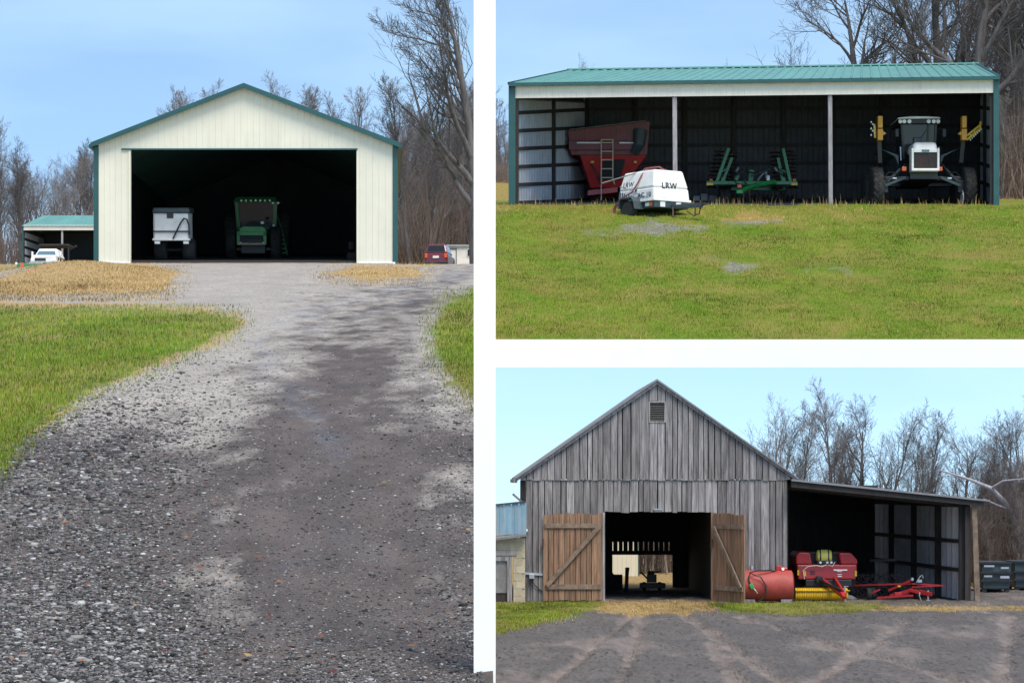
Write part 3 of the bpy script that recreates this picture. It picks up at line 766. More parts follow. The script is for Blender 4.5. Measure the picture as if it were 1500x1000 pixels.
part('loft_floor', 'dark_timber', barn, lambda m: m.box(BX(772), BX(1151), .4, DBN - .2, BZ(748), BZ(744)))
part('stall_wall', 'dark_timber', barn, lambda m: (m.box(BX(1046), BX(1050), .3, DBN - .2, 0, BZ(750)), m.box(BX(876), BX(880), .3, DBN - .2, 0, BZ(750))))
part('door_jamb', 'grey_wood', barn, lambda m: (m.box(BX(882.5), BX(886), -.06, .12, -.03, BZ(750)),))
part('door_jamb', 'brown_wood', barn, lambda m: (m.box(BX(1041.5), BX(1045), -.06, .12, -.03, BZ(750)),))
part('wall_lamp', 'galvanised', barn, lambda m: (m.box(BX(957), BX(969), -.2, -.03, BZ(746.2), BZ(744.6)), m.box(BX(958.5), BX(967.5), -.12, -.03, BZ(749.5), BZ(746.2))))
eb = part('meter_box', 'galvanised', barn, lambda m: m.box(BX(775), BX(782.5), -.16, -.03, BZ(847), BZ(840)), bevel=.01)
part('cable', 'black_paint', eb, lambda m: (m.tube([(BX(778), -.08, BZ(847)), (BX(776), -.1, BZ(853)), (BX(779), -.1, BZ(859)), (BX(781), -.1, BZ(853)), (BX(784), -.08, BZ(857)), (BX(794), -.06, BZ(866))], .015, 6),))
part('conduit', 'galvanised', barn, lambda m: m.beam((BX(767), -.06, BZ(839)), (BX(795), -.06, BZ(841)), .035, .07))
part('insulator', 'white_paint', barn, lambda m: m.cyl((BX(768), -.1, BZ(778.5)), (BX(773), -.1, BZ(776)), .045, 10))
# doors
def make_door(label, xs_, top, width, loc, rotz, mirror):
    """boarded door hinged at local x=0, running to +x; rails and diagonal brace on the face"""
    door = MB().box(.05, width - .05, -.09, -.045, 2.28, 2.42).build('barn_door', 'brace_wood', barn)
    MB().box(.08, width - .04, -.09, -.045, .38, .53).build('rail', 'brace_wood', door)
    door.location = loc; door.rotation_euler = (0, 0, rotz)
    n = xs_; w = width / n
    for i in range(n):
        h = top + r.uniform(-.04, .04); zb = r.uniform(.0, .05)
        m = MB(); m.box(i * w + r.uniform(.003, .014), (i + 1) * w - r.uniform(.003, .014), -.04 + r.uniform(-.006, .006), 0, zb, h)
        m.build('board', 'brown_wood', door)
    a, b = ((.12, -.11, .48), (width - .1, -.11, 2.32))
    if mirror: a, b = ((width - .1, -.11, .48), (.12, -.11, 2.32))
    m = MB(); m.beam(a, b, .05, .13, up=(0, 0, 1)); m.build('brace', 'brace_wood', door)
    m = MB(); m.box(-.03, .03, -.13, -.07, 1.7, 1.95); m.build('hinge', 'rusty_steel', door)
    return door
make_door('', 11, BZ(752), 87 * sb, (BX(795), -.12, 0), 0, False)
make_door('', 9, BZ(751), 82 * sb, (BX(1046), -.1, -.02), -math.radians(62), True)

# lean-to against the barn
lt = thing('lean_to', 'open lean-to with sloping roof and corrugated side against the grey barn', 'shed', P(1153, 880, YB))
LX = lambda px, y=0.0: (px - CX) / F * (YB + y) - P(1153, 880, YB).x
LZ = lambda py, y=0.0: (CY - py) / F * (YB + y) - YARD
DL = 12.0
part('roof', 'old_roof', lt, lambda m: m.hexa([(LX(1156), -.7, LZ(704)), (LX(1444), -.7, LZ(734)), (LX(1415, DL), DL, LZ(738, DL)), (LX(1140, DL), DL, LZ(707, DL))], [(LX(1156), -.7, LZ(701)), (LX(1444), -.7, LZ(731.5)), (LX(1415, DL), DL, LZ(735, DL)), (LX(1140, DL), DL, LZ(704, DL))]))
part('fascia_board', 'dark_timber', lt, lambda m: m.hexa([(LX(1156), -.62, LZ(713)), (LX(1436), -.62, LZ(741)), (LX(1436), -.55, LZ(741)), (LX(1156), -.55, LZ(713))], [(LX(1156), -.62, LZ(704.3)), (LX(1436), -.62, LZ(734.2)), (LX(1436), -.55, LZ(734.2)), (LX(1156), -.55, LZ(704.3))]))
for i in range(8):
    yy = .4 + i * 1.5
    part('rafter', 'dark_timber', lt, lambda m: m.hexa([(LX(1156), yy, LZ(716)), (LX(1425), yy, LZ(744)), (LX(1425), yy + .06, LZ(744)), (LX(1156), yy + .06, LZ(716))], [(LX(1156), yy, LZ(707)), (LX(1425), yy, LZ(736.5)), (LX(1425), yy + .06, LZ(736.5)), (LX(1156), yy + .06, LZ(707))]))
xf, xk = LX(1414), LX(1282, DL)
cols = [0.0, .24, .50, .76, 1.0]
rowsz = [(.03, .95), (1.0, 1.83), (1.88, 2.95)]
for i in range(4):
    t0, t1 = cols[i] + .015, cols[i + 1] - .015
    for (z0, z1) in rowsz:
        x0, x1 = xf + (xk - xf) * t0, xf + (xk - xf) * t1
        m = MB(); m.ribbed((x1, DL * t1, z0), (x0, DL * t0, z0), (x0, DL * t0, z1), (x1, DL * t1, z1), pitch=.55, rib=.10, wave=True)
        m.build('wall_panel', 'corrugated', lt, smooth=True)
for i, t in enumerate(cols):
    x0 = xf + (xk - xf) * t - .08
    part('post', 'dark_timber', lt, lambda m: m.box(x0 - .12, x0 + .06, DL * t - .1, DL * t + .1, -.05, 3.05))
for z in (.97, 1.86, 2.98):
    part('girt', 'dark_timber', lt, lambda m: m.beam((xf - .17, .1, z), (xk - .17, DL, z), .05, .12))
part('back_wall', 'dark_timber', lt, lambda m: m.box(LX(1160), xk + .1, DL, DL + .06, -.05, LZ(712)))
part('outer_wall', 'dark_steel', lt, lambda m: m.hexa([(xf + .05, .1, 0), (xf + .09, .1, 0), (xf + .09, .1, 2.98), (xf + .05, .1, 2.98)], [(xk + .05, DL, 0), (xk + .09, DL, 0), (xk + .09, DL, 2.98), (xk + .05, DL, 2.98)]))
part('corner_post', 'dark_timber', lt, lambda m: m.box(LX(1411), LX(1419), -.35, -.15, -.05, LZ(741)))
part('corner_post', 'brace_wood', lt, lambda m: m.hexa([(LX(1424), -.5, -.03), (LX(1432), -.5, -.03), (LX(1432), -.36, -.03), (LX(1424), -.36, -.03)], [(LX(1419.5), -.5, LZ(738)), (LX(1426.5), -.5, LZ(738)), (LX(1426.5), -.36, LZ(738)), (LX(1419.5), -.36, LZ(738))]))

# block outbuilding left of the barn
OBK = P(748, 884, 84.0)
ob = thing('outbuilding', 'small block outbuilding with blue steel upper siding beside the barn', 'building', OBK)
sk = 84.0 / F
KX = lambda px: (px - 748) * sk
KZ = lambda py: (884 - py) * sk
for i in range(9):
    for j in range(-3, 2):
        off = 0 if i % 2 else .5
        xa, xb = 727 + (j + off) * 19, 727 + (j + 1 + off) * 19
        xb = min(xb, 769); za, zb = 884 - i * 11.2, 884 - (i + 1) * 11.2
        zb = max(zb, 788)
        if xb - xa < 3 or (xb < 752 and za > 815) : continue
        xa = max(xa, 752) if za > 815 else xa
        if xb - xa < 3: continue
        m = MB(); m.box(KX(xa) + .004, KX(xb) - .004, r.uniform(-.006, .006), .18, KZ(za) + .004, KZ(zb) - .004)
        m.build('block', 'block', ob)
part('mortar', 'block', ob, lambda m: (m.box(KX(670), KX(769.5), .02, .16, KZ(815), KZ(787.5)), m.box(KX(752), KX(769.5), .02, .16, -.03, KZ(815))))
part('lintel', 'post_wood', ob, lambda m: m.box(KX(690), KX(757), -.03, .1, KZ(813), KZ(806)))
part('door_frame', 'grey_wood', ob, lambda m: (m.box(KX(743), KX(750), -.05, .06, 0, KZ(815)), m.box(KX(700), KX(743), -.05, .06, KZ(821), KZ(815))))
dd = part('door', 'stone', ob, lambda m: m.box(KX(700), KX(743), .02, .05, KZ(868), KZ(821)))
part('door_gap', 'dark_timber', ob, lambda m: m.box(KX(700), KX(743), .05, .08, 0, KZ(868)))  # dark board standing in for the shaded opening below the door
for i in range(5):
    xa = 716 + i * 11
    m = MB(); m.ribbed((KX(xa) + .01, .0, KZ(783)), (KX(xa + 11), .0, KZ(781.5)), (KX(xa + 11), .0, KZ(735.5 + (4 - i) * .8)), (KX(xa) + .01, .0, KZ(736.5 + (4 - i) * .8)), pitch=.23, rib=.015, rw=.03)
    m.build('siding_sheet', 'blue_steel', ob)
part('roof_edge', 'old_roof', ob, lambda m: m.hexa([(KX(700), -.3, KZ(794)), (KX(771), -.3, KZ(785)), (KX(771), .1, KZ(783)), (KX(700), .1, KZ(790))], [(KX(700), -.3, KZ(791)), (KX(771), -.3, KZ(782)), (KX(771), .1, KZ(780)), (KX(700), .1, KZ(787))]))
part('top_edge', 'slate_paint', ob, lambda m: m.beam((KX(705), .0, KZ(741)), (KX(769.5), .0, KZ(734.5)), .1, .05))
part('pole_stub', 'grey_wood', ob, lambda m: m.beam((KX(751), .1, KZ(723)), (KX(768), .1, KZ(738)), .07))

# cream shed seen through the barn, beyond it
cs = thing('cream_shed', 'cream steel shed seen through the barn doorway beyond it', 'shed', P(905, 842.5, 106))
sc_ = 106 / F
for i in range(5):
    xa = 870 + i * 13
    part('wall_panel', 'cream', cs, lambda m: m.ribbed(((xa - 905) * sc_, 0, -.4), ((xa + 13 - 905) * sc_, 0, -.4), ((xa + 13 - 905) * sc_, 0, 1.5), ((xa - 905) * sc_, 0, 1.5), pitch=.17, rib=.012, rw=.03))
part('corner_trim', 'trim_green', cs, lambda m: m.box((935 - 905) * sc_, (936.5 - 905) * sc_, -.03, .1, -.4, 1.5))
part('roof', 'roof_green', cs, lambda m: m.box((866 - 905) * sc_, (938 - 905) * sc_, -.1, 3, 1.5, 1.58))
part('side_wall', 'cream', cs, lambda m: m.box((934 - 905) * sc_, (935 - 905) * sc_, .01, 3, -.4, 1.5))

# low white building down the road on the hillside
lw = thing('mobile_home', 'low white mobile home at the end of the road by the woods', 'building', P(690, 389, 262))
sw_ = 262 / F
part('wall', 'white_paint', lw, lambda m: m.box((655 - 690) * sw_, (760 - 690) * sw_, 0, 4, -.3, (389 - 361) * sw_))
part('roof', 'galvanised', lw, lambda m: m.box((654 - 690) * sw_, (761 - 690) * sw_, -.2, 4.2, (389 - 361) * sw_, (389 - 358.5) * sw_))
wd = part('window', 'white_paint', lw, lambda m: m.box((684 - 690) * sw_, (696 - 690) * sw_, -.06, -.003, (389 - 376) * sw_, (389 - 364.5) * sw_))
part('pane', 'glass_dark', wd, lambda m: m.box((685 - 690) * sw_, (695 - 690) * sw_, -.08, -.062, (389 - 375) * sw_, (389 - 365.5) * sw_))
part('door', 'slate_paint', lw, lambda m: (m.box((668 - 690) * sw_, (669 - 690) * sw_, -.08, -.003, -.1, (389 - 364) * sw_), m.box((657 - 690) * sw_, (669 - 690) * sw_, -.08, -.003, (389 - 365) * sw_, (389 - 364) * sw_)))
part('skirting', 'galvanised', lw, lambda m: m.box((655.5 - 690) * sw_, (759 - 690) * sw_, -.02, -.004, -.3, .15))

# ------------------------------------------------------------------ machines
def wheel(parent, c, R, w, rim='rim_grey', lugs=0, axis='x', face=-1, name='tyre'):
    """tyre with tread lugs; the rim is its sub-part. face: side of the dish along the axis"""
    m = MB(); c = Vector(c)
    m.lathe([(-w / 2, R * .58), (-w / 2, R * .86), (-w * .40, R * .95), (-w * .2, R * .985), (w * .2, R * .985), (w * .40, R * .95), (w / 2, R * .86), (w / 2, R * .58)], c, axis, 32)
    for k in range(lugs):
        for sd in (-1, 1):
            a = 2 * math.pi * (k + (.5 if sd > 0 else 0)) / lugs; a2 = a + .75 * 2 * math.pi / lugs
            def q(t, an, rr):
                v = (t, rr * math.cos(an), rr * math.sin(an)) if axis == 'x' else (rr * math.cos(an), t, rr * math.sin(an))
                return c + Vector(v)
            m.beam(q(sd * w * .01, a2, R * .99), q(sd * w * .47, a, R * .955), R * .05, R * .06)
    t = m.build(name, 'tyre', parent, smooth=True)
    m = MB(); f = face
    m.lathe([(f * w * .42, R * .60), (f * w * .42, R * .52), (f * w * .2, R * .46), (f * w * .2, R * .18), (f * w * .32, R * .15), (f * w * .32, .001)], c, axis, 24)
    m.build('rim', rim, t, smooth=True)
    return t

def text_mesh(name, body, size, mat, parent, loc, rot, bold=0.0):
    cu = bpy.data.curves.new(name, 'FONT'); cu.body = body; cu.size = size; cu.extrude = .004; cu.offset = bold; cu.space_character = 1.15
    to = bpy.data.objects.new(name, cu); COL.objects.link(to)
    dg = bpy.context.evaluated_depsgraph_get()
    me = bpy.data.meshes.new_from_object(to.evaluated_get(dg))
    bpy.data.objects.remove(to)
    me.materials.clear(); me.materials.append(MATS[mat])
    o = bpy.data.objects.new(name, me); COL.objects.link(o); o.parent = parent
    o.location = loc; o.rotation_euler = rot
    return o

class Px:
    """local metres from photo measurements of a machine standing at depth Y"""
    def __init__(s, px, py, Y):
        s.px, s.py, s.k = px, py, Y / F; s.o = P(px, py, Y)
    def x(s, a): return (a - s.px) * s.k
    def z(s, a): return (s.py - a) * s.k

# --- green tractor inside the cream shed
q = Px(370, 381, 119); x, z = q.x, q.z
t = thing('tractor', 'green farm tractor parked inside the dark cream shed', 'tractor', P(370, 380.4, 119) , (math.atan(KL), 0, 0))
part('chassis', 'black_paint', t, lambda m: (m.box(x(352), x(388), .3, 4.2, z(372), z(352)), m.box(x(340), x(402), 3.1, 3.4, z(366), z(360)), m.box(x(338), x(402), .7, .95, z(368), z(363))), bevel=.02)
part('hood', 'bright_green', t, lambda m: m.prism([(x(349), z(345)), (x(391), z(345)), (x(390), z(336)), (x(384), z(332)), (x(356), z(332)), (x(350), z(336))], .1, 2.0), bevel=.04)
gf = part('grille_frame', 'bright_green', t, lambda m: (m.box(x(347), x(352), -.1, .15, z(359), z(340)), m.box(x(386), x(391), -.1, .15, z(359), z(340)), m.box(x(347), x(391), -.1, .15, z(346), z(339.6))), bevel=.02)
part('grille', 'black_paint', gf, lambda m: [m.box(x(352), x(386), -.02, .02, z(358.5 - i * 2), z(357.4 - i * 2)) for i in range(6)])
part('bumper', 'ladder_beige', t, lambda m: m.box(x(348), x(390), -.18, -.05, z(359.5), z(356.5)), bevel=.02)
cab = part('cab', 'glass_dark', t, lambda m: m.hexa([(x(346), 1.9, z(346)), (x(397), 1.9, z(346)), (x(397), 3.6, z(346)), (x(346), 3.6, z(346))], [(x(342), 1.8, z(297)), (x(400), 1.8, z(297)), (x(400), 3.6, z(297)), (x(342), 3.6, z(297))]))
for (a, b) in ((345, 342), (397, 400)):
    part('cab_post', 'green_paint', cab, lambda m: m.beam((x(a), 1.86, z(346)), (x(b), 1.76, z(297)), .16, .16))
part('cab_roof', 'green_paint', t, lambda m: m.hexa([(x(337), 1.5, z(297)), (x(405), 1.5, z(297)), (x(405), 3.8, z(297)), (x(337), 3.8, z(297))], [(x(342), 1.7, z(289)), (x(400), 1.7, z(289)), (x(400), 3.7, z(289)), (x(342), 3.7, z(289))]), bevel=.05)
for a in (350, 357, 364, 371, 378, 385, 392):
    part('roof_lamp', 'lamp_white', t, lambda m: m.cyl((x(a), 1.44, z(294.5)), (x(a), 1.52, z(294.5)), .045, 10))
for (a, b) in ((397, 331), (396, 298), (404, 298), (353, 357), (386, 357)):
    part('lamp', 'lamp_white', t, lambda m: m.lathe([(0, .001), (0, .05), (.05, .04)], (x(a), -.14 if b > 340 else 1.6, z(b)), 'y', 12))
part('fender', 'green_paint', t, lambda m: (m.beam((x(339), 2.2, z(344)), (x(346), 2.0, z(335)), .5, .06), m.beam((x(346), 2.0, z(335)), (x(352), 2.0, z(334)), .5, .06)))
for a in (332, 408):
    wheel(t, (x(a), 3.0, 1.0), 1.0, .62, 'yellow_paint', 18)
    wheel(t, (x(a + (5 if a < 370 else -5)), .8, .72), .72, .45, 'yellow_paint', 16)
lad = part('ladder', 'green_paint', t, lambda m: (m.beam((x(404), 1.2, z(343)), (x(410), .9, z(375)), .05), m.beam((x(412), 1.2, z(343)), (x(419), .9, z(375)), .05), m.beam((x(400), 1.9, z(312)), (x(412), 1.3, z(343)), .04)))
for i in range(5):
    part('step', 'green_paint', lad, lambda m: m.box(x(404.5 + i * 1.2), x(413.5 + i * 1.2), .95, 1.2, z(346.5 + i * 6.4), z(345 + i * 6.4)))
part('mirror', 'lamp_white', t, lambda m: m.box(x(381), x(386), .4, .48, z(329), z(325)), bevel=.02)

# --- white grain trailer inside the cream shed
q = Px(251, 384, 112.4); x, z = q.x, q.z
t = thing('grain_trailer', 'white tailgate of a dirty grain trailer inside the cream shed', 'trailer', P(251, 383.6, 112.4), (math.atan(KL), 0, 0))
part('body', 'white_paint', t, lambda m: m.box(x(225), x(276), 0, 1.7, z(352), z(313)), bevel=.03)
part('tailgate', 'white_paint', t, lambda m: m.box(x(227), x(276.5), -.06, -.004, z(350.5), z(315)), bevel=.02)
part('tarp', 'slate_paint', t, lambda m: m.prism([(x(223.5), z(313)), (x(279), z(313)), (x(278), z(305)), (x(225), z(305))], -.1, 1.8), bevel=.05)
part('rail', 'black_paint', t, lambda m: m.box(x(225), x(278), -.12, -.06, z(340.5), z(338.5)))
part('notch', 'black_paint', t, lambda m: m.box(x(245.5), x(255), -.09, -.061, z(320.5), z(313)))
part('sill', 'white_paint', t, lambda m: m.box(x(224), x(279), -.14, .2, z(353), z(350)), bevel=.02)
part('hose', 'black_paint', t, lambda m: m.tube([(x(254.5), -.16, z(350)), (x(260), -.2, z(339)), (x(266), -.2, z(327)), (x(271), -.2, z(320.5)), (x(275), -.2, z(322)), (x(278), -.2, z(330)), (x(278.5), -.2, z(345))], .035, 8), smooth=True)
for a in (231, 273):
    part('tail_lamp', 'lamp_white', t, lambda m: m.box(x(a - 4), x(a + 4), -.1, .1, z(358), z(353.2)), bevel=.02)
    wheel(t, (x(a), 1.2, .48), .48, .5, 'rim_grey', 0)
part('axle', 'black_paint', t, lambda m: m.cyl((x(233), 1.2, .48), (x(271), 1.2, .48), .07, 10))

# --- white pickup with rack beyond the mound
q = Px(66, 391, 205); x, z = q.x, q.z
t = thing('truck', 'white work truck parked before the small far pole shed', 'truck', q.o)
part('hood', 'white_paint', t, lambda m: m.hexa([(x(44), 0, z(384)), (x(83), 0, z(384)), (x(84), 1.6, z(384)), (x(43), 1.6, z(384))], [(x(46), 0, z(373.5)), (x(81), 0, z(373.5)), (x(82), 1.6, z(371)), (x(45), 1.6, z(371))]), bevel=.08)
part('grille', 'black_paint', t, lambda m: m.box(x(51), x(67), -.06, .02, z(382), z(378)))
part('bumper', 'bare_steel', t, lambda m: m.box(x(43), x(84), -.2, .0, z(387), z(384)), bevel=.03)
cabn = part('cab', 'white_paint', t, lambda m: m.hexa([(x(45), 1.5, z(374)), (x(82), 1.5, z(374)), (x(83), 4.2, z(374)), (x(44), 4.2, z(374))], [(x(50), 2.3, z(360.5)), (x(76.5), 2.3, z(360.5)), (x(77), 3.9, z(360.5)), (x(49), 3.9, z(360.5))]), bevel=.08)
part('windscreen', 'glass_blue', cabn, lambda m: m.add([(x(48), 1.54, z(372)), (x(77), 1.54, z(372)), (x(74), 2.2, z(362.5)), (x(51), 2.2, z(362.5))], [(0, 1, 2, 3)]))
for a in (48, 79):
    part('headlight', 'lamp_white', t, lambda m: m.box(x(a - 3), x(a + 3), -.05, .05, z(382.5), z(379)), bevel=.02)
    part('mirror', 'white_paint', t, lambda m: m.box(x(41 if a < 60 else 83), x(43.5 if a < 60 else 85.5), 1.5, 1.7, z(372), z(366)), bevel=.02)
    wheel(t, (x(a - 1 if a < 60 else a + 1), 1.0, .42), .42, .3)
    part('rack_post', 'black_paint', t, lambda m: m.beam((x(a + 8 if a > 60 else a - 4), 4.5, z(386)), (x(a + 8 if a > 60 else a - 4), 4.5, z(351)), .1))
part('rack', 'dark_timber', t, lambda m: m.box(x(43), x(88), 4.3, 7, z(352.5), z(350)))
part('bed', 'black_paint', t, lambda m: m.box(x(43), x(92), 4.4, 7.5, z(386), z(376)), bevel=.04)
part('boom', 'dark_timber', t, lambda m: m.beam((x(87), 5, z(358)), (x(99), 4.4, z(353)), .12))
part('boom', 'dark_timber', t, lambda m: m.beam((x(88), 5, z(381)), (x(99), 4.4, z(376)), .1))
for a in (88, 95):
    wheel(t, (x(a), 5.5, .45), .45, .3)

# --- green implement on the grass at far left
q = Px(43, 402, 95); x, z = q.x, q.z
t = thing('mower_deck', 'green towed mower with red warning triangle on the straw mound', 'mower', P(43, 402, 94), (math.atan(KL), 0, 0))
part('deck', 'green_paint', t, lambda m: m.hexa([(x(25), 0, z(401)), (x(62), .4, z(396)), (x(62), 1.6, z(396)), (x(25), 1.6, z(401))], [(x(24), .1, z(386)), (x(66), .6, z(388)), (x(66), 1.5, z(388)), (x(24), 1.5, z(386))]), bevel=.03)
part('warning_triangle', 'amber', t, lambda m: m.prism([(x(30), z(391)), (x(36), z(391)), (x(34.2), z(385)), (x(31.6), z(385))], -.04, -.005))
part('reflector', 'yellow_paint', t, lambda m: m.box(x(60), x(66), .2, .3, z(394), z(388)), bevel=.01)
part('lamp', 'lamp_white', t, lambda m: m.box(x(22.5), x(25.5), 0, .1, z(388), z(384.5)), bevel=.01)
part('drawbar', 'white_paint', t, lambda m: m.beam((x(62), .9, z(389)), (x(86), 1.6, z(391)), .09))
part('skid', 'black_paint', t, lambda m: m.box(x(24), x(44), .1, 1.2, -.02, z(400)), bevel=.02)
for a in (28, 58):
    wheel(t, (x(a), 1.1, .2), .2, .14)

# --- maroon SUV on the road
q = Px(638, 391, 195); x, z = q.x, q.z
t = thing('suv', 'maroon SUV seen from behind on the road by the woods', 'car', q.o, (0, 0, math.radians(-7)))
part('body', 'maroon_car', t, lambda m: m.hexa([(x(621), 0, z(388)), (x(656), 0, z(388)), (x(656), 4.4, z(388)), (x(621), 4.4, z(388))], [(x(621.5), .05, z(370)), (x(655.5), .05, z(370)), (x(655), 4.2, z(371)), (x(622), 4.2, z(371))]), bevel=.12)
cb = part('cabin', 'maroon_car', t, lambda m: m.hexa([(x(622), .06, z(370.4)), (x(655), .06, z(370.4)), (x(655), 3.2, z(370.4)), (x(622), 3.2, z(370.4))], [(x(625.5), .35, z(357)), (x(651.5), .35, z(357)), (x(651), 2.6, z(357)), (x(626), 2.6, z(357))]), bevel=.1)
part('rear_window', 'glass_dark', cb, lambda m: m.add([(x(625.5), .10, z(368.5)), (x(651.5), .10, z(368.5)), (x(649.5), .27, z(359.5)), (x(627.5), .27, z(359.5))], [(0, 1, 2, 3)]))
part('bumper', 'black_paint', t, lambda m: m.box(x(620.5), x(656.5), -.12, .1, z(388), z(383)), bevel=.04)
part('number_plate', 'white_paint', t, lambda m: m.box(x(634), x(643), -.03, -.005, z(378), z(374.5)))
for a in (624, 653):
    part('tail_light', 'amber', t, lambda m: m.box(x(a - 2), x(a + 2), -.03, .04, z(377.5), z(371)), bevel=.02)
    for yy in (.7, 3.5):
        wheel(t, (x(a), yy, .36), .36, .26)

# --- red grain cart in the pole shed
q = Px(890, 297, 170); x, z = q.x, q.z
t = thing('grain_cart', 'dark red grain cart with ladder stored in the pole shed', 'grain cart', q.o, (0, 0, 0))
part('hopper', 'dark_red', t, lambda m: (m.hexa([(x(837), .3, z(226)), (x(948), .3, z(226)), (x(948), 3.6, z(226)), (x(837), 3.6, z(226))], [(x(832), 0, z(192)), (x(952), 0, z(178)), (x(952), 3.9, z(178)), (x(832), 3.9, z(192))]),))
part('hopper_band', 'dark_red', t, lambda m: m.box(x(833), x(944), -.08, .0, z(220), z(206)), bevel=.02)
part('lower_hopper', 'red_paint', t, lambda m: m.hexa([(x(866), .9, z(273)), (x(912), .9, z(273)), (x(912), 2.8, z(273)), (x(866), 2.8, z(273))], [(x(850), .3, z(226.5)), (x(948), .3, z(226.5)), (x(948), 3.5, z(226.5)), (x(850), 3.5, z(226.5))]), bevel=.02)
part('hopper_opening', 'black_paint', t, lambda m: m.add([(x(878), .66, z(262)), (x(909), .66, z(262)), (x(916), .22, z(233)), (x(886), .22, z(233))], [(0, 1, 2, 3)]))  # dark sheet painted in for the shaded opening of the lower hopper
part('chassis_beam', 'red_paint', t, lambda m: m.hexa([(x(861), .3, z(286)), (x(905), .3, z(281)), (x(905), 3, z(281)), (x(861), 3, z(286))], [(x(861), .3, z(278)), (x(905), .3, z(273)), (x(905), 3, z(273)), (x(861), 3, z(278))]), bevel=.02)
part('stripe', 'lamp_white', t, lambda m: (m.box(x(845), x(880), -.1, -.081, z(210.5), z(208.5)),))
part('stripe', 'lamp_white', t, lambda m: (m.box(x(907), x(929), -.1, -.081, z(210.5), z(208.8)),))
part('auger', 'slate_paint', t, lambda m: m.tube([(x(938), -.1, z(192)), (x(936), -.3, z(212)), (x(930), .1, z(222))], [.45, .35, .3], 12), smooth=True)
part('top_rail', 'bare_steel', t, lambda m: m.cyl((x(834), -.02, z(190)), (x(946), -.02, z(177)), .03, 8))
for (a, b) in ((868, 237), (931, 237)):
    part('reflector', 'yellow_paint', t, lambda m: m.box(x(a - 2.4), x(a + 2.4), .16, .28, z(b + 1.5), z(b - 1.5)))
for a in (846, 860, 905, 920, 935):
    part('hopper_rib', 'dark_red', t, lambda m: m.beam((x(a), .26, z(226)), (x(a - 1), -.02, z(190 - (a - 832) * .115)), .09, .07))
part('hydraulic_hose', 'black_paint', t, lambda m: m.tube([(x(866), .3, z(240)), (x(872), .1, z(250)), (x(876), .2, z(262)), (x(884), .3, z(276))], .05, 7), smooth=True)
ld = part('ladder', 'ladder_beige', t, lambda m: (m.beam((x(880.5), -.25, z(294)), (x(880.5), -.25, z(205)), .07), m.beam((x(897.5), -.25, z(262)), (x(897.5), -.25, z(205)), .07), m.beam((x(897.5), -.25, z(262)), (x(900), -.25, z(271)), .07)))
for b in (205.5, 210, 222.5, 235, 248, 261):
    part('rung', 'ladder_beige', ld, lambda m: m.box(x(880.5), x(897.5), -.28, -.22, z(b + .8), z(b - .8)))
for a in (875, 928):
    wheel(t, (x(a), 2.2, .85), .85, .8, 'rim_grey', 0, face=-1)

# --- towed air compressor on the lawn
cp = on_lawn(926, 320)
TH_ = math.radians(-55)
ac = thing('air_compressor', 'white towable air compressor with red hose on the lawn before the pole shed', 'compressor', (P(958, 318, cp.y).x, cp.y + .3, lawn_z(cp.y + .3) + .05), (0, 0, TH_))
# local: +x forward to the tongue, +y to the left side away from the viewer
Lc, Wc = 3.3, 2.55
x0c, x1c = -Lc + .1, .1
y0c, y1c = -.05, Wc
zb_, zt_ = 1.02, 2.72
def ring(xa, xb, ya, yb, zz): return [(xa, ya, zz), (xb, ya, zz), (xb, yb, zz), (xa, yb, zz)]
m = MB()
m.hexa(ring(x0c, x1c, y0c, y1c, zb_), ring(x0c + .03, x1c - .08, y0c + .04, y1c - .04, 1.7))
m.hexa(ring(x0c + .03, x1c - .08, y0c + .04, y1c - .04, 1.7), ring(x0c + .25, x1c - .3, y0c + .28, y1c - .28, zt_))
body = m.build('canopy', 'white_paint', ac, bevel=.1)
part('canopy_lip', 'white_paint', ac, lambda m: m.box(x0c - .04, x1c + .05, y0c - .05, y1c + .05, zb_ - .1, zb_ + .04), bevel=.03)
fr = part('chassis', 'slate_paint', ac, lambda m: m.box(x0c + .1, x1c - .02, y0c + .08, y1c - .08, .55, zb_ - .1), bevel=.04)
for i in range(7):
    part('louvre', 'slate_paint', body, lambda m: m.hexa([(x0c + .15 + i * .2, y0c - .02, 1.12), (x0c + .24 + i * .2, y0c - .02, 1.12), (x0c + .24 + i * .2, y0c + .1, 1.12), (x0c + .15 + i * .2, y0c + .1, 1.12)], [(x0c + .15 + i * .2, y0c + .0, 1.62 - i * .05), (x0c + .24 + i * .2, y0c + .0, 1.62 - i * .05), (x0c + .24 + i * .2, y0c + .1, 1.62 - i * .05), (x0c + .15 + i * .2, y0c + .1, 1.62 - i * .05)]))
part('body_stripe', 'galvanised', body, lambda m: m.beam((x0c + .2, y0c - .0, 1.95), (x1c - .5, y0c - .02, 1.12), .03, .05))
text_mesh('lettering', 'LRW', .42, 'lettering', ac, (x0c + .35, y0c + .075, 1.86), (math.radians(90 - 13), 0, 0), .008)
text_mesh('lettering', 'AC 10', .40, 'lettering', ac, (x1c - 1.45, y0c - .03, 1.16), (math.radians(90), 0, 0), .008)
text_mesh('lettering', 'LRW', .48, 'lettering', ac, (x1c - .065, y0c + .62, 1.66), (math.radians(90 - 8), 0, math.radians(90)), .01)
part('label_plate', 'lamp_white', ac, lambda m: m.box(x1c - .02, x1c + .0, .4, .75, .6, .9)); part('label_plate', 'lamp_white', ac, lambda m: m.box(x1c - .02, x1c + .0, 1.55, 1.9, .72, 1.08))
part('tail_lamp', 'amber', ac, lambda m: m.box(x1c - .5, x1c - .25, y0c + .04, y0c + .1, .65, .85)); part('reflector', 'lamp_white', ac, lambda m: m.box(x1c - .85, x1c - .52, y0c + .04, y0c + .1, .65, .85))
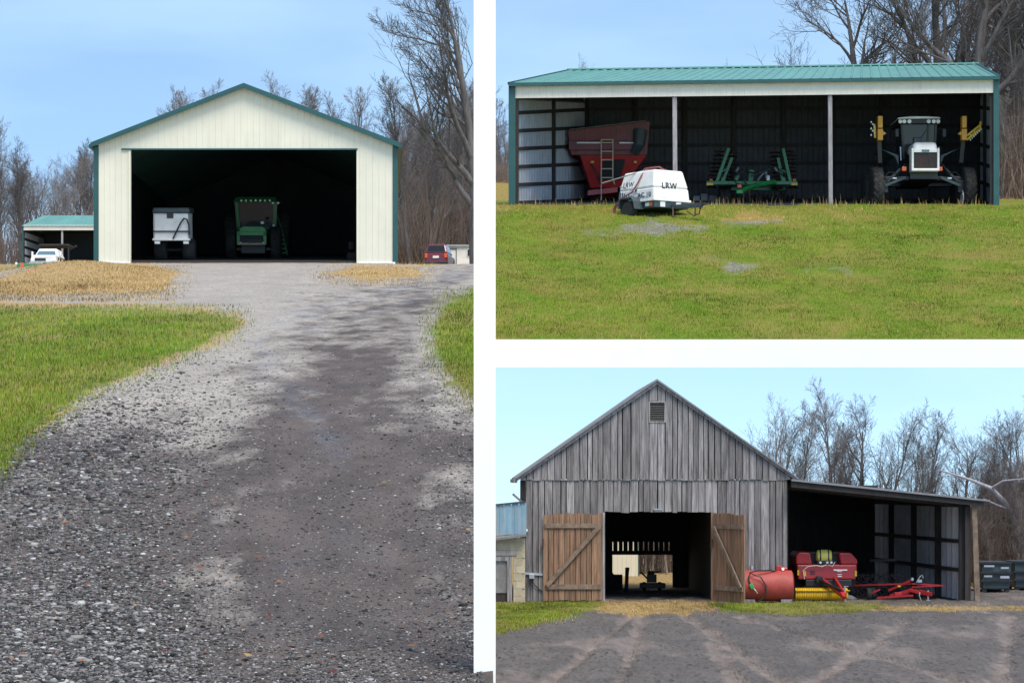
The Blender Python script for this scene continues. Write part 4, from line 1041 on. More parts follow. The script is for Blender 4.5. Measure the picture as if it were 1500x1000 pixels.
part('roof_vent', 'slate_paint', body, lambda m: (m.box(x1c - .95, x1c - .65, .7, 1.0, zt_ - .01, zt_ + .03),)); part('roof_vent', 'slate_paint', body, lambda m: (m.box(x1c - .95, x1c - .65, 1.3, 1.6, zt_ - .01, zt_ + .03),))
part('fender', 'slate_paint', ac, lambda m: m.prism([(-2.55, .62), (-2.5, 1.05), (-2.3, 1.22), (-1.3, 1.22), (-1.05, .95), (-.95, .5), (-1.05, .5), (-1.15, .9), (-1.35, 1.12), (-2.25, 1.12), (-2.42, 1.0), (-2.47, .62)], y0c - .55, y0c + .1), bevel=.02)
wheel(ac, (-1.8, y0c - .25, .5), .52, .42, 'rim_grey', 0, axis='y', face=-1)
wheel(ac, (-1.8, y1c + .2, .5), .52, .42, 'rim_grey', 0, axis='y', face=1)
tg = part('tongue', 'slate_paint', ac, lambda m: (m.beam((x1c - .1, 1.25, .62), (2.75, 1.25, .52), .2, .24),), bevel=.02)
part('coupler', 'rusty_steel', tg, lambda m: (m.cyl((2.6, 1.25, .3), (2.6, 1.25, .8), .06, 10), m.beam((2.6, 1.25, .62), (3.05, 1.25, .55), .14, .16)))
part('jack_stand', 'rusty_steel', tg, lambda m: m.cyl((2.3, 1.12, .0), (2.3, 1.12, .5), .045, 10))
part('jack_stand', 'rusty_steel', tg, lambda m: m.beam((.5, 1.0, .0), (.35, 1.1, .6), .07))
part('safety_chain', 'rusty_steel', tg, lambda m: m.tube([(2.5, 1.35, .5), (2.2, 1.5, .1), (1.7, 1.5, .02), (1.3, 1.35, .3)], .03, 6))
part('lift_eye', 'slate_paint', body, lambda m: m.tube([(-1.0, 1.2, zt_), (-1.0, 1.2, zt_ + .12), (-1.0, 1.36, zt_ + .12), (-1.0, 1.36, zt_)], .03, 6))
part('canopy_seam', 'galvanised', body, lambda m: (m.box(x1c - .085, x1c - .06, y0c + .1, y1c - .1, 1.45, 1.475),))
part('door_latch', 'black_paint', body, lambda m: m.box(x1c - 1.75, x1c - 1.6, y0c - .0, y0c + .06, 1.55, 1.66), bevel=.01)
hp = []
rr_ = random.Random(4)
for k in range(60):
    a = k / 60 * 2 * math.pi * 4.3
    hp.append((-1.35 + .72 * math.cos(a) + rr_.uniform(-.05, .05), 1.15 + .5 * math.sin(a) + rr_.uniform(-.05, .05), zt_ + .05 + .03 * (k % 14) / 3 + rr_.uniform(0, .03)))
hp += [(-1.2, .35, zt_ + .05), (-1.25, .1, zt_ - .3), (-1.4, -.05, 2.0), (-1.75, -.2, 1.5), (-2.3, -.45, 1.25), (-2.75, -.5, .8), (-3.0, -.5, .45), (-3.2, -.45, .4), (-3.3, -.35, .6), (-3.1, -.3, .9), (-2.8, -.3, 1.05)]
part('air_hose', 'hose_red', ac, lambda m: m.tube(hp, .045, 7), smooth=True)
part('lance', 'bare_steel', ac, lambda m: m.cyl((-1.5, .5, zt_ + .05), (-3.6, -.9, 2.15), .035, 8))

# --- green folded disc harrow in the pole shed
q = Px(1104, 298, 167); x, z = q.x, q.z
t = thing('disc_harrow', 'green folded disc harrow with yellow reflectors in the pole shed', 'harrow', q.o)
part('main_frame', 'green_paint', t, lambda m: (m.box(x(1037), x(1171), 1.0, 1.3, z(268), z(262.5)), m.box(x(1060), x(1160), 3.6, 3.9, z(270), z(265)), m.beam((x(1075), 1.1, z(265)), (x(1075), 3.8, z(267)), .2), m.beam((x(1140), 1.1, z(265)), (x(1140), 3.8, z(267)), .2)), bevel=.02)
for sd, xa, xb in ((-1, 1052, 1070), (1, 1161, 1150)):
    wf = part('wing_frame', 'green_paint', t, lambda m: (m.beam((x(xa), 1.2, z(264)), (x(xb), 1.2, z(214)), .26, .2), m.beam((x(xa + 10 * -sd), 1.7, z(262)), (x(xb + 6 * -sd), 1.7, z(226)), .2), m.beam((x(xa - sd * 3), 1.3, z(250)), (x(xa - sd * 14), 1.5, z(244)), .14)), bevel=.02)
    for r_, off in ((0, 0), (1, 20)):
        gang = part('disc_gang', 'rusty_steel', t, lambda m: m.cyl((x(xa + sd * (6 - off)), 2.0 + r_ * .6, z(272)), (x(xb + sd * (11 - off)), 2.0 + r_ * .6, z(213)), .07, 8))
        for i in range(10):
            u = (i + .5) / 10
            cx_, cz_ = x(xa + sd * (6 - off)) * (1 - u) + x(xb + sd * (11 - off)) * u, z(272) * (1 - u) + z(213) * u
            m = MB(); m.lathe([(-.05, .34), (-.02, .36), (.07, .1), (.07, .001)], (cx_, 2.0 + r_ * .6, cz_), 'z', 16)
            m.build('disc', 'rusty_steel' if i % 2 else 'black_paint', gang, smooth=True)
    part('reflector', 'yellow_paint', t, lambda m: m.box(x(1037 if sd < 0 else 1161.5), x(1046.5 if sd < 0 else 1171), .95, 1.0, z(269), z(265.8)))
    part('marker_lamp', 'amber', t, lambda m: m.box(x(1041 if sd < 0 else 1164), x(1046 if sd < 0 else 1169), .98, 1.1, z(262.4), z(259.5)), bevel=.02)
    part('gusset', 'green_paint', t, lambda m: m.prism([(x(1058 if sd < 0 else 1147), z(262.4)), (x(1065 if sd < 0 else 1154), z(262.4)), (x(1063 if sd < 0 else 1152), z(257)), (x(1060 if sd < 0 else 1149), z(257))], 1.02, 1.25))
    part('cylinder', 'bare_steel', t, lambda m: m.cyl((x(1080 if sd < 0 else 1142), 1.0, z(249)), (x(1084 if sd < 0 else 1138), 1.1, z(243)), .09, 10))
for i in range(16):
    a = 1082 + i * 6.2
    m = MB(); m.lathe([(-.06, .40), (-.03, .42), (.08, .12), (.08, .001)], (x(a), 2.6 + (i % 3) * .1, .44), 'x', 18)
    m.build('disc', 'black_paint' if i % 3 else 'rusty_steel', t, smooth=True)
for a in (1063, 1071):
    wheel(t, (x(a), 2.8, .68), .68, .36, 'rim_grey', 0)
tn = part('tongue', 'bright_green', t, lambda m: (m.tube([(x(1138), 1.0, z(264)), (x(1112), .2, z(270)), (x(1092), -1.0, z(278)), (x(1078), -1.9, z(286))], [.15, .14, .13, .12], 8), m.tube([(x(1128), 1.0, z(264)), (x(1100), -.2, z(276)), (x(1080), -1.8, z(286.5))], [.1, .1, .1], 8)))
part('hitch', 'bright_green', tn, lambda m: m.box(x(1074), x(1083), -2.2, -1.8, z(289), z(284)), bevel=.03)
part('stand', 'rusty_steel', tn, lambda m: (m.beam((x(1085), -1.6, z(283)), (x(1085), -1.7, z(301)), .08), m.beam((x(1094), -1.0, z(278)), (x(1096), -1.2, z(299)), .08)))
part('tail_lamp', 'amber', tn, lambda m: m.box(x(1077), x(1083), -1.5, -1.4, z(279), z(274)), bevel=.03)
part('hose', 'black_paint', t, lambda m: (m.tube([(x(1110), .8, z(252)), (x(1090), .2, z(250)), (x(1074), -.1, z(260)), (x(1078), -.3, z(270)), (x(1092), -.4, z(273))], .05, 7), m.tube([(x(1150), .9, z(255)), (x(1130), .4, z(246)), (x(1115), .2, z(252)), (x(1100), .0, z(258))], .05, 7)))
part('hose_bundle', 'galvanised', t, lambda m: (m.tube([(x(1112), .7, z(262)), (x(1118), .4, z(254)), (x(1124), .5, z(251)), (x(1124), .7, z(258))], .06, 7),))
part('manual_box', 'lamp_white', t, lambda m: m.box(x(1125), x(1129.5), .8, .95, z(262), z(255)), bevel=.02)
part('mast', 'green_paint', t, lambda m: (m.beam((x(1102), 1.2, z(263)), (x(1104), 1.2, z(246)), .3), m.beam((x(1092), .6, z(262)), (x(1096), .2, z(278)), .1), m.beam((x(1080), .9, z(262)), (x(1083), .9, z(254)), .22)), bevel=.02)

# --- white and yellow crop sprayer in the pole shed
q = Px(1355, 304, 162); x, z = q.x, q.z
t = thing('sprayer', 'tall crop sprayer with white hood and yellow booms in the pole shed', 'sprayer', P(1355, 303.5, 161.8))
hd = part('hood', 'white_paint', t, lambda m: (m.hexa([(x(1337), 0, z(222)), (x(1374), 0, z(222)), (x(1374), 3, z(222)), (x(1337), 3, z(222))], [(x(1339), .2, z(208)), (x(1373), .2, z(208)), (x(1372), 3, z(207)), (x(1340), 3, z(207))]),), bevel=.18)
part('grille_frame', 'white_paint', hd, lambda m: (m.box(x(1335), x(1338.4), -.1, .8, z(250), z(218)), m.box(x(1372.6), x(1376), -.1, .8, z(250), z(218)), m.box(x(1335), x(1376), -.1, .8, z(251.5), z(247.4))), bevel=.05)
part('lamp_bar', 'lamp_white', hd, lambda m: m.box(x(1338.5), x(1372.5), -.06, .1, z(224), z(219)), bevel=.02)
gr = part('grille', 'rusty_steel', hd, lambda m: m.box(x(1338), x(1373), .05, .1, z(248), z(224)))
for i in range(13):
    part('bar', 'black_paint', gr, lambda m: m.box(x(1339 + i * 2.65), x(1340 + i * 2.65), -.0, .045, z(247.5), z(224.4)))
cb = part('cab', 'glass_dark', t, lambda m: m.hexa([(x(1331), 2.2, z(228)), (x(1378), 2.2, z(228)), (x(1378), 4.4, z(228)), (x(1331), 4.4, z(228))], [(x(1327), 2.0, z(176)), (x(1379), 2.0, z(176)), (x(1379), 4.4, z(176)), (x(1327), 4.4, z(176))]))
for (a, b) in ((1332, 1328), (1377, 1379), (1367, 1368)):
    part('cab_post', 'black_paint', cb, lambda m: m.beam((x(a), 2.15, z(228)), (x(b), 1.95, z(176)), .12))
part('steering_console', 'slate_paint', cb, lambda m: m.hexa([(x(1345), 1.9, z(222)), (x(1359), 1.9, z(222)), (x(1359), 2.1, z(222)), (x(1345), 2.1, z(222))], [(x(1346), 1.85, z(196)), (x(1357), 1.85, z(196)), (x(1357), 2.05, z(196)), (x(1346), 2.05, z(196))]), bevel=.05)
rf = part('cab_roof', 'white_paint', t, lambda m: m.prism([(x(1320), z(170)), (x(1322), z(168)), (x(1340), z(166.2)), (x(1366), z(166.2)), (x(1383), z(167.5)), (x(1384), z(169.5))], 1.5, 4.6), bevel=.03)
part('roof_front', 'black_paint', rf, lambda m: m.box(x(1322), x(1382), 1.56, 4.5, z(177), z(170)), bevel=.04)
for a in (1324.5, 1330.5, 1338, 1366.5, 1374, 1380.5):
    part('roof_lamp', 'lamp_white', rf, lambda m: m.lathe([(0, .001), (0, .12), (.08, .10)], (x(a), 1.5, z(173.8)), 'y', 14))
part('chassis', 'black_paint', t, lambda m: (m.box(x(1335), x(1376), .5, 6, z(262), z(251.8)), m.box(x(1300), x(1412), 1.0, 1.4, z(262), z(256)), m.box(x(1298), x(1414), 4.6, 5.0, z(262), z(256))), bevel=.04)
for sd, a in ((-1, 1326), (1, 1379)):
    part('indicator', 'amber', t, lambda m: m.box(x(a - 3.2), x(a + 3.2), .35, .5, z(250), z(244)), bevel=.02)
    part('platform', 'slate_paint', t, lambda m: m.hexa([(x(a + sd * 4), 1.4, z(240)), (x(a + sd * 10), 1.4, z(226)), (x(a + sd * 10), 4.2, z(226)), (x(a + sd * 4), 4.2, z(240))], [(x(a + sd * 4), 1.4, z(224)), (x(a + sd * 34), 1.4, z(213)), (x(a + sd * 34), 4.2, z(213)), (x(a + sd * 4), 4.2, z(224))]), bevel=.03)
    part('handrail', 'bare_steel', t, lambda m: m.cyl((x(a + sd * 1), 1.3, z(232)), (x(a + sd * 2), 1.3, z(212)), .05, 8))
    wx = 1288.5 if sd < 0 else 1424
    part('wheel_leg', 'black_paint', t, lambda m: (m.beam((x(wx - sd * 12), 1.2, z(262)), (x(wx - sd * 12), 1.2, z(280)), .35), m.cyl((x(wx - sd * 12), 1.2, z(280)), (x(wx), 1.2, z(276)), .16, 10)), bevel=.03)
    wheel(t, (x(wx), 1.25, 1.24), 1.26, .66, 'rim_grey', 20, face=-sd)
    wheel(t, (x(wx), 4.9, 1.36), 1.26, .66, 'rim_grey', 20, face=-sd)
    bx_ = 1292 if sd < 0 else 1415.5
    bm_ = part('boom_cradle', 'orange_paint', t, lambda m: (m.box(x(bx_ - 3.8), x(bx_ + 3.8), .6, 1.2, z(204), z(187.5)),), bevel=.02)
    part('boom_section', 'orange_paint', bm_, lambda m: m.box(x(bx_ - 3.4), x(bx_ + 3.4), .62, 1.2, z(186), z(168.5)), bevel=.02)
    part('bracket', 'orange_paint', bm_, lambda m: m.prism([(x(bx_ - sd * 4), z(197)), (x(bx_ - sd * 9), z(194)), (x(bx_ - sd * 4), z(190.5))], .7, 1.0))
    part('boom_post', 'black_paint', t, lambda m: m.beam((x(bx_ - sd * 2), 1.4, z(235)), (x(bx_), 1.2, z(204)), .24))
    part('marker_strip', 'lamp_white', t, lambda m: m.box(x(1311 if sd < 0 else 1392), x(1317 if sd < 0 else 1398), .9, 1.0, z(260), z(258.3)))
tr = part('boom_truss', 'yellow_paint', t, lambda m: (m.beam((x(1420), .9, z(197)), (x(1440), .9, z(181)), .12), m.beam((x(1420), .9, z(203)), (x(1440), .9, z(186)), .12), m.beam((x(1424), .9, z(194)), (x(1427), .9, z(197)), .08), m.beam((x(1430), .9, z(189)), (x(1433), .9, z(192)), .08), m.beam((x(1440), .9, z(176)), (x(1440), .9, z(188)), .1)))
for i in range(7):
    part('nozzle', 'lamp_white', t, lambda m: m.lathe([(-.05, .03), (0, .06), (.05, .03)], (x(1279 + (i % 3) * 2.4), .8, z(177 + i * 3.2)), 'z', 8))
    part('nozzle', 'lamp_white', tr, lambda m: m.lathe([(-.05, .03), (0, .05), (.05, .03)], (x(1425 + i * 2.6), .8, z(203 - i * 2.5)), 'z', 8))
for sd, a in ((-1, 1330), (1, 1381)):
    part('mirror', 'black_paint', t, lambda m: (m.box(x(a + sd * 7), x(a + sd * 12), 1.7, 1.8, z(196), z(184)), m.beam((x(a), 2.0, z(182)), (x(a + sd * 9), 1.75, z(184)), .05)), bevel=.02)
    part('hydraulic_hose', 'black_paint', t, lambda m: m.tube([(x(a + sd * 2), .6, z(240)), (x(a + sd * 12), .8, z(252)), (x(a + sd * 24), 1.0, z(250)), (x(a + sd * 34), 1.1, z(262))], .05, 7), smooth=True)
    part('suspension_arm', 'slate_paint', t, lambda m: (m.beam((x(a), .9, z(258)), (x(a + sd * 30), 1.0, z(270)), .2, .16), m.cyl((x(a + sd * 8), .9, z(246)), (x(a + sd * 26), 1.0, z(264)), .09, 10)))
part('wiper', 'black_paint', t, lambda m: m.beam((x(1352), 1.95, z(205)), (x(1366), 1.95, z(184)), .04))
part('hood_badge', 'glass_blue', t, lambda m: m.box(x(1350), x(1361), -.09, -.062, z(223.4), z(220)))
part('boom_arm', 'yellow_paint', t, lambda m: m.beam((x(1284), .9, z(180)), (x(1285), .9, z(200)), .12))
part('mud_flap', 'galvanised', t, lambda m: m.lathe([(-.03, .001), (-.03, .5), (.03, .5), (.03, .001)], (x(1413.5), 1.0, z(289)), 'x', 20))
# blocks lying at the back of the pole shed
for i, (a, b, w) in enumerate(((1016, 291, 9), (1027, 289, 10), (1040, 291, 12))):
    o = MB().box(0, w * .0425, 0, .5, 0, (.30, .44, .34)[i]).build('concrete_block', 'stone', None, bevel=.02)
    o.location = P(a, b, 170); o.location.z = O1.z + KS * 10 + .1; o.rotation_euler = (0, 0, .2 * i)
    tag(o, ('low grey concrete block, end of a row beside the compressor tongue', 'tallest grey concrete block, middle of the row in the pole shed', 'long grey concrete block nearest the green harrow in the pole shed')[i], 'block', 'concrete blocks in the pole shed')

# --- red fuel tank beside the barn
q = Px(1122, 882, 84.3); x, z = q.x, q.z
t = thing('fuel_tank', 'faded red horizontal fuel tank with pump beside the barn wall', 'tank', P(1122, 881, 84.0))
m = MB(); R_ = .47
prof_ = [(x(1084), R_ * .55), (x(1084.6), R_ * .85), (x(1086.5), R_), (x(1159), R_), (x(1161), R_ * .85), (x(1161.8), R_ * .55)]
m.lathe(prof_, (0, 0, .50), 'x', 30); tk = m.build('tank', 'tank_red', t, smooth=True)
for a in (1096, 1150):
    part('skid', 'grey_wood', t, lambda m: m.box(x(a - 8), x(a + 8), -.45, .45, -.03, .09), bevel=.01)
pm = part('pump', 'red_paint', t, lambda m: (m.box(x(1137), x(1143), -.12, .12, z(839), z(829)), m.cyl((x(1143), 0, z(834)), (x(1153), 0, z(834)), .07, 10)), bevel=.02)
part('pump_meter', 'lamp_white', pm, lambda m: m.lathe([(-.05, .045), (.0, .05), (.04, .001)], (x(1146), -.12, z(834)), 'y', 14))
part('vent_cap', 'bare_steel', t, lambda m: (m.cyl((x(1101), 0, z(841)), (x(1101), 0, z(834)), .04, 10), m.lathe([(0, .001), (0, .07), (.1, .06), (.1, .001)], (x(1101), 0, z(834)), 'z', 12)))
part('fuel_hose', 'black_paint', t, lambda m: m.tube([(x(1139), -.1, z(838)), (x(1125), -.3, z(835.5)), (x(1106), -.42, z(836)), (x(1096), -.45, z(839)), (x(1104), -.5, z(842)), (x(1112), -.52, z(845)), (x(1120), -.53, z(858)), (x(1119), -.53, z(868)), (x(1113), -.52, z(878)), (x(1106), -.5, z(881))], .022, 7), smooth=True)
nz_ = part('nozzle', 'bright_green', t, lambda m: (m.beam((x(1097), -.5, z(855)), (x(1101), -.5, z(862)), .09, .12),), bevel=.02)
part('spout', 'bare_steel', nz_, lambda m: m.tube([(x(1101), -.52, z(861)), (x(1105), -.53, z(865)), (x(1107), -.53, z(868.5))], .018, 7))
part('nozzle_hose', 'black_paint', nz_, lambda m: m.tube([(x(1097), -.5, z(856)), (x(1094), -.48, z(846)), (x(1097), -.45, z(840))], .02, 7))

# --- red round baler in the lean-to
q = Px(1211, 878, 86.0); x, z = q.x, q.z
t = thing('round_baler', 'red round baler with yellow spray tank under the lean-to', 'baler', P(1211, 875, 86.0))
t.location.z = YARD
z = lambda a: (877.5 - a) * q.k
part('body', 'red_paint', t, lambda m: m.hexa([(x(1169), 0, z(848)), (x(1254), 0, z(848)), (x(1256), 1.8, z(848)), (x(1167), 1.8, z(848))], [(x(1167), .05, z(826)), (x(1256), .05, z(826)), (x(1258), 1.8, z(826)), (x(1165), 1.8, z(826))]), bevel=.05)
for sd, pl in ((-1, [(1166, 826.3), (1190, 826.3), (1187, 808), (1170, 808), (1166, 813)]), (1, [(1232, 826.3), (1257, 826.3), (1256, 819), (1247, 808.5), (1229, 808.5)])):
    part('side_shield', 'red_paint', t, lambda m: m.prism([(x(a), z(b)) for a, b in pl], .05, 1.9), bevel=.05)
part('bale_chamber', 'black_paint', t, lambda m: m.box(x(1186), x(1232), .5, 1.8, z(826.4), z(809)))
part('top_bar', 'rusty_steel', t, lambda m: m.cyl((x(1186), .3, z(809.5)), (x(1232), .3, z(809.5)), .03, 8))
tkk = part('spray_tank', 'pale_yellow', t, lambda m: m.lathe([(x(1197), .12), (x(1198.5), .2), (x(1202), .23), (x(1216), .23), (x(1219), .2), (x(1220), .12)], (0, .3, z(815)), 'x', 22), smooth=True)
for a in (1202.5, 1214.5):
    part('tank_strap', 'black_paint', tkk, lambda m: m.lathe([(x(a) - .02, .238), (x(a) + .02, .238)], (0, .3, z(815)), 'x', 22))
part('tank_cradle', 'black_paint', t, lambda m: m.box(x(1197), x(1221), .05, .5, z(826), z(820)), bevel=.02)
for a in (1202, 1212, 1218):
    part('pump_cap', 'lamp_white', t, lambda m: m.lathe([(0, .04), (.03, .035)], (x(a), .02, z(823)), 'y', 10))
part('hose', 'lamp_white', t, lambda m: (m.tube([(x(1178), -.06, z(847)), (x(1176), -.08, z(835)), (x(1182), -.08, z(829)), (x(1195), -.08, z(827)), (x(1204), -.06, z(829)), (x(1210), -.04, z(826))], .013, 6), m.tube([(x(1214), .0, z(826)), (x(1219), -.06, z(829)), (x(1223), -.04, z(822))], .013, 6)))
for (a, b, c_, d_) in ((1168, 834, 1170.5, 841.5), (1177.5, 835, 1180.5, 843), (1252, 835, 1255, 843)):
    part('reflector', 'yellow_paint', t, lambda m: m.box(x(a), x(c_), -.02, .0, z(d_), z(b)))
for (a, c_, b, d_) in ((1221, 1241, 833, 834.9), (1226, 1233, 835.4, 836.6), (1227, 1233, 839.8, 840.9), (1227, 1233, 842.5, 843.7)):
    part('decal', 'lamp_white', t, lambda m: m.box(x(a), x(c_), -.012, -.002, z(d_), z(b)))
part('decal', 'lettering', t, lambda m: m.box(x(1187), x(1194), -.012, -.002, z(836.5), z(835)))
part('decal', 'lettering', t, lambda m: m.box(x(1187), x(1194), -.012, -.002, z(839.8), z(838.6)))
pk = part('pickup_reel', 'yellow_paint', t, lambda m: m.lathe([(x(1163), .17), (x(1163.5), .2), (x(1239), .2), (x(1240), .17)], (0, -.25, z(869)), 'x', 20), smooth=True)
for i in range(22):
    a = 1166 + i * 3.3
    m = MB(); m.lathe([(x(a), .205), (x(a) + .012, .225), (x(a) + .028, .205)], (0, -.25, z(869)), 'x', 16); m.build('stripper_band', 'yellow_paint', pk, smooth=True)
part('pickup_guard', 'yellow_paint', t, lambda m: m.box(x(1163), x(1242), -.5, -.3, z(863.8), z(862.6)))
for a in (1174, 1250):
    wheel(t, (x(a), 1.0, .42), .42, .34, 'rim_grey', 0)
dt = part('drawbar', 'red_paint', t, lambda m: (m.beam((x(1204), -.05, z(848)), (x(1228), -1.2, z(870)), .09, .12), m.beam((x(1222), -.05, z(846)), (x(1231), -1.2, z(868)), .08, .1), m.beam((x(1226), -1.1, z(866)), (x(1229), -1.3, z(872)), .12)), bevel=.01)
part('jack_stand', 'galvanised', dt, lambda m: (m.cyl((x(1231), -1.1, z(856)), (x(1231), -1.1, .0), .03, 10), m.beam((x(1229), -1.1, z(856)), (x(1236), -1.1, z(856)), .02), m.box(x(1228), x(1234), -1.2, -1.0, .0, .02)))
part('gearbox', 'black_paint', t, lambda m: (m.lathe([(-.1, .08), (-.06, .13), (.06, .13), (.1, .08)], (x(1199), -.12, z(848)), 'y', 14), m.beam((x(1200), -.2, z(849)), (x(1226), -1.1, z(862)), .07)))
part('driveline', 'black_paint', t, lambda m: m.box(x(1180), x(1248), -.02, .6, z(858), z(848.2)), bevel=.02)

# --- red folded hay rake in the lean-to
q = Px(1315, 884, 86); x, z = q.x, q.z
t = thing('hay_rake', 'red folded hay rake with small wheels under the lean-to', 'rake', P(1315, 880, 86))
t.location.z = YARD
z = lambda a: (881 - a) * q.k
part('main_beam', 'red_paint', t, lambda m: (m.beam((x(1254), .6, z(861)), (x(1334), -.2, z(857)), .06, .05), m.beam((x(1285), 0, z(878)), (x(1336), -.3, z(874)), .07, .06), m.beam((x(1334), -.2, z(857)), (x(1382), -.2, z(860)), .05, .05), m.beam((x(1334), -.2, z(862)), (x(1380), -.3, z(859.5)), .04, .04)))
part('centre_frame', 'red_paint', t, lambda m: (m.beam((x(1303), .2, z(868)), (x(1332), -.2, z(853)), .09, .08), m.beam((x(1305), .1, z(876)), (x(1336), -.2, z(866)), .10, .12), m.box(x(1310), x(1332), -.1, .2, z(876), z(870)), m.beam((x(1330), -.2, z(866)), (x(1358), -.6, z(873)), .08, .1)), bevel=.01)
for i in range(5):
    cx_ = 1262 + i * 15
    tw = part('tine_wheel', 'rusty_steel', t, lambda m: m.tube([(x(cx_) + .34 * math.cos(k * math.pi / 11), .9 + .1 * i, z(862) + .34 * math.sin(k * math.pi / 11)) for k in range(23)], .016, 6))
    part('tines', 'black_paint', tw, lambda m: [m.beam((x(cx_) + .1 * math.cos(k * .45), .9 + .1 * i, z(862) + .1 * math.sin(k * .45)), (x(cx_) + .46 * math.cos(k * .45 + .2), .86 + .1 * i, z(862) + .46 * math.sin(k * .45 + .2)), .014) for k in range(14)])
for (a, b) in ((1273, 0), (1281, .3), (1344, .2)):
    wheel(t, (x(a), b, .19), .19, .14, 'yellow_paint', 0)
part('wheel_fork', 'red_paint', t, lambda m: (m.beam((x(1277), .15, .2), (x(1290), .1, z(866)), .05), m.beam((x(1344), .2, .2), (x(1338), 0, z(866)), .05)))
part('valve', 'bare_steel', t, lambda m: m.lathe([(-.06, .03), (-.03, .06), (.04, .05), (.06, .02)], (x(1334), -.3, z(850.5)), 'z', 12))
part('valve', 'bare_steel', t, lambda m: (m.box(x(1341), x(1348), -.35, -.25, z(855), z(851))))
part('lever', 'galvanised', t, lambda m: m.tube([(x(1340), -.3, z(855)), (x(1346), -.3, z(846)), (x(1349), -.3, z(844.5)), (x(1350), -.3, z(849))], .018, 6))
part('lever', 'galvanised', t, lambda m: (m.tube([(x(1345), -.4, z(866)), (x(1343), -.5, z(874)), (x(1347), -.5, z(885))], .015, 6)))
part('jack_stand', 'galvanised', t, lambda m: (m.cyl((x(1355), -.6, z(866)), (x(1355), -.6, .0), .026, 10), m.box(x(1352), x(1358), -.7, -.5, 0, .02)))
part('hitch', 'red_paint', t, lambda m: m.beam((x(1344), -.4, z(868)), (x(1360), -.7, z(872)), .07, .12), bevel=.01)
part('reflector', 'yellow_paint', t, lambda m: m.box(x(1314), x(1318.5), -.14, -.11, z(862), z(859.5)))
part('boom_rest', 'black_paint', t, lambda m: m.beam((x(1285), 1.6, z(826)), (x(1322), 1.2, z(824)), .05, .08))
# scrap rag by the baler
o = MB().add([(-.2, -.1, 0), (.1, -.15, 0), (.24, .05, 0), (-.1, .15, 0), (-.08, .0, .13), (.08, -.03, .1)], [(3, 2, 1, 0), (0, 1, 5, 4), (1, 2, 5), (2, 3, 4, 5), (3, 0, 4)]).build('feed_bag', 'galvanised', None)
o.location = (P(1245, 880, 86.5).x, 86.5, YARD + .01); tag(o, 'crumpled pale bag on the ground beside the red baler', 'bag')

# --- dark green containers at the right edge
for i, (a, b, yd) in enumerate(((1437, 1481, 92), (1485, 1545, 93))):
    k_ = yd / F
    lb = ('dark green skip with faded white markings beyond the lean-to post', 'dark green skip at the edge of the trees beside another skip')[i]
    t = thing('skip', lb, 'skip', P((a + b) / 2, 700 - YARD * F / yd * 1.0, yd))
    w = (b - a) * k_
    part('body', 'trim_dark', t, lambda m: m.hexa([(-w / 2 + .05, 0, .1), (w / 2 - .05, 0, .1), (w / 2 - .05, 1.6, .1), (-w / 2 + .05, 1.6, .1)], [(-w / 2, -.05, 1.0), (w / 2, -.05, 1.0), (w / 2, 1.7, 1.0), (-w / 2, 1.7, 1.0)]), bevel=.03) if 'trim_dark' in MATS else part('body', 'slate_paint', t, lambda m: m.hexa([(-w / 2 + .05, 0, .1), (w / 2 - .05, 0, .1), (w / 2 - .05, 1.6, .1), (-w / 2 + .05, 1.6, .1)], [(-w / 2, -.05, 1.0), (w / 2, -.05, 1.0), (w / 2, 1.7, 1.0), (-w / 2, 1.7, 1.0)]), bevel=.03)
    for zz in (.35, .62, .95):
        part('rib', 'black_paint', t, lambda m: m.box(-w / 2 - .02, w / 2 + .02, -.12, -.05, zz, zz + .06))
    for j in range(4):
        part('leg', 'black_paint', t, lambda m: m.box(-w / 2 + .05 + (j % 2) * (w - .25), -w / 2 + .2 + (j % 2) * (w - .25), .05 + (j // 2) * 1.3, .2 + (j // 2) * 1.3, 0, .12))
    if i == 0:
        for (u0, u1, z0, z1) in ((-.42, -.08, .84, .9), (-.42, -.15, .5, .56), (.12, .42, .46, .54), (.14, .4, .78, .84)):
            part('marking', 'galvanised', t, lambda m: m.box(u0 * w, u1 * w, -.135, -.122, z0, z1))

# --- garden machine silhouette in the barn passage, and a leaning post
t = thing('tiller', 'dark walk-behind tiller standing in the barn passage', 'tiller', P(953, 868, 93)); t.location.z = YARD
kk_ = 93 / F
part('engine', 'black_paint', t, lambda m: (m.box(-.12, .2, -.1, .25, .28, .55), m.lathe([(0, .001), (0, .12), (.12, .1), (.12, .001)], (.02, .05, .55), 'z', 14)), bevel=.03)
part('handle', 'black_paint', t, lambda m: (m.tube([(-.1, .0, .4), (-.3, .0, .6), (-.36, .0, .62)], .03, 7), m.beam((.1, 0, .62), (.36, 0, .66), .05)))
part('tine_guard', 'black_paint', t, lambda m: m.box(-.36, .5, -.15, .35, .08, .26), bevel=.03)
for a in (-.22, .3):
    wheel(t, (a, 0, .15), .15, .12)
o = MB().prism([(-.06, 0), (.08, 0), (.09, .55), (.12, .82), (-.02, .82), (-.03, .4)], 0, .12).build('fence_post', 'dark_timber', None)
o.location = P(917, 860, 92); o.location.z = YARD; tag(o, 'dark crooked post standing in the barn passage', 'post')
o = MB().prism([(-.5, 0), (.28, 0), (.28, .5), (0, .5), (-.2, .75), (-.32, 1.25), (-.5, 1.4)], 0, .5).build('feed_trough', 'dark_timber', None)
o.location = P(900, 860, 94); o.location.z = YARD; tag(o, 'dark broken trough heaped against the barn passage wall', 'trough')

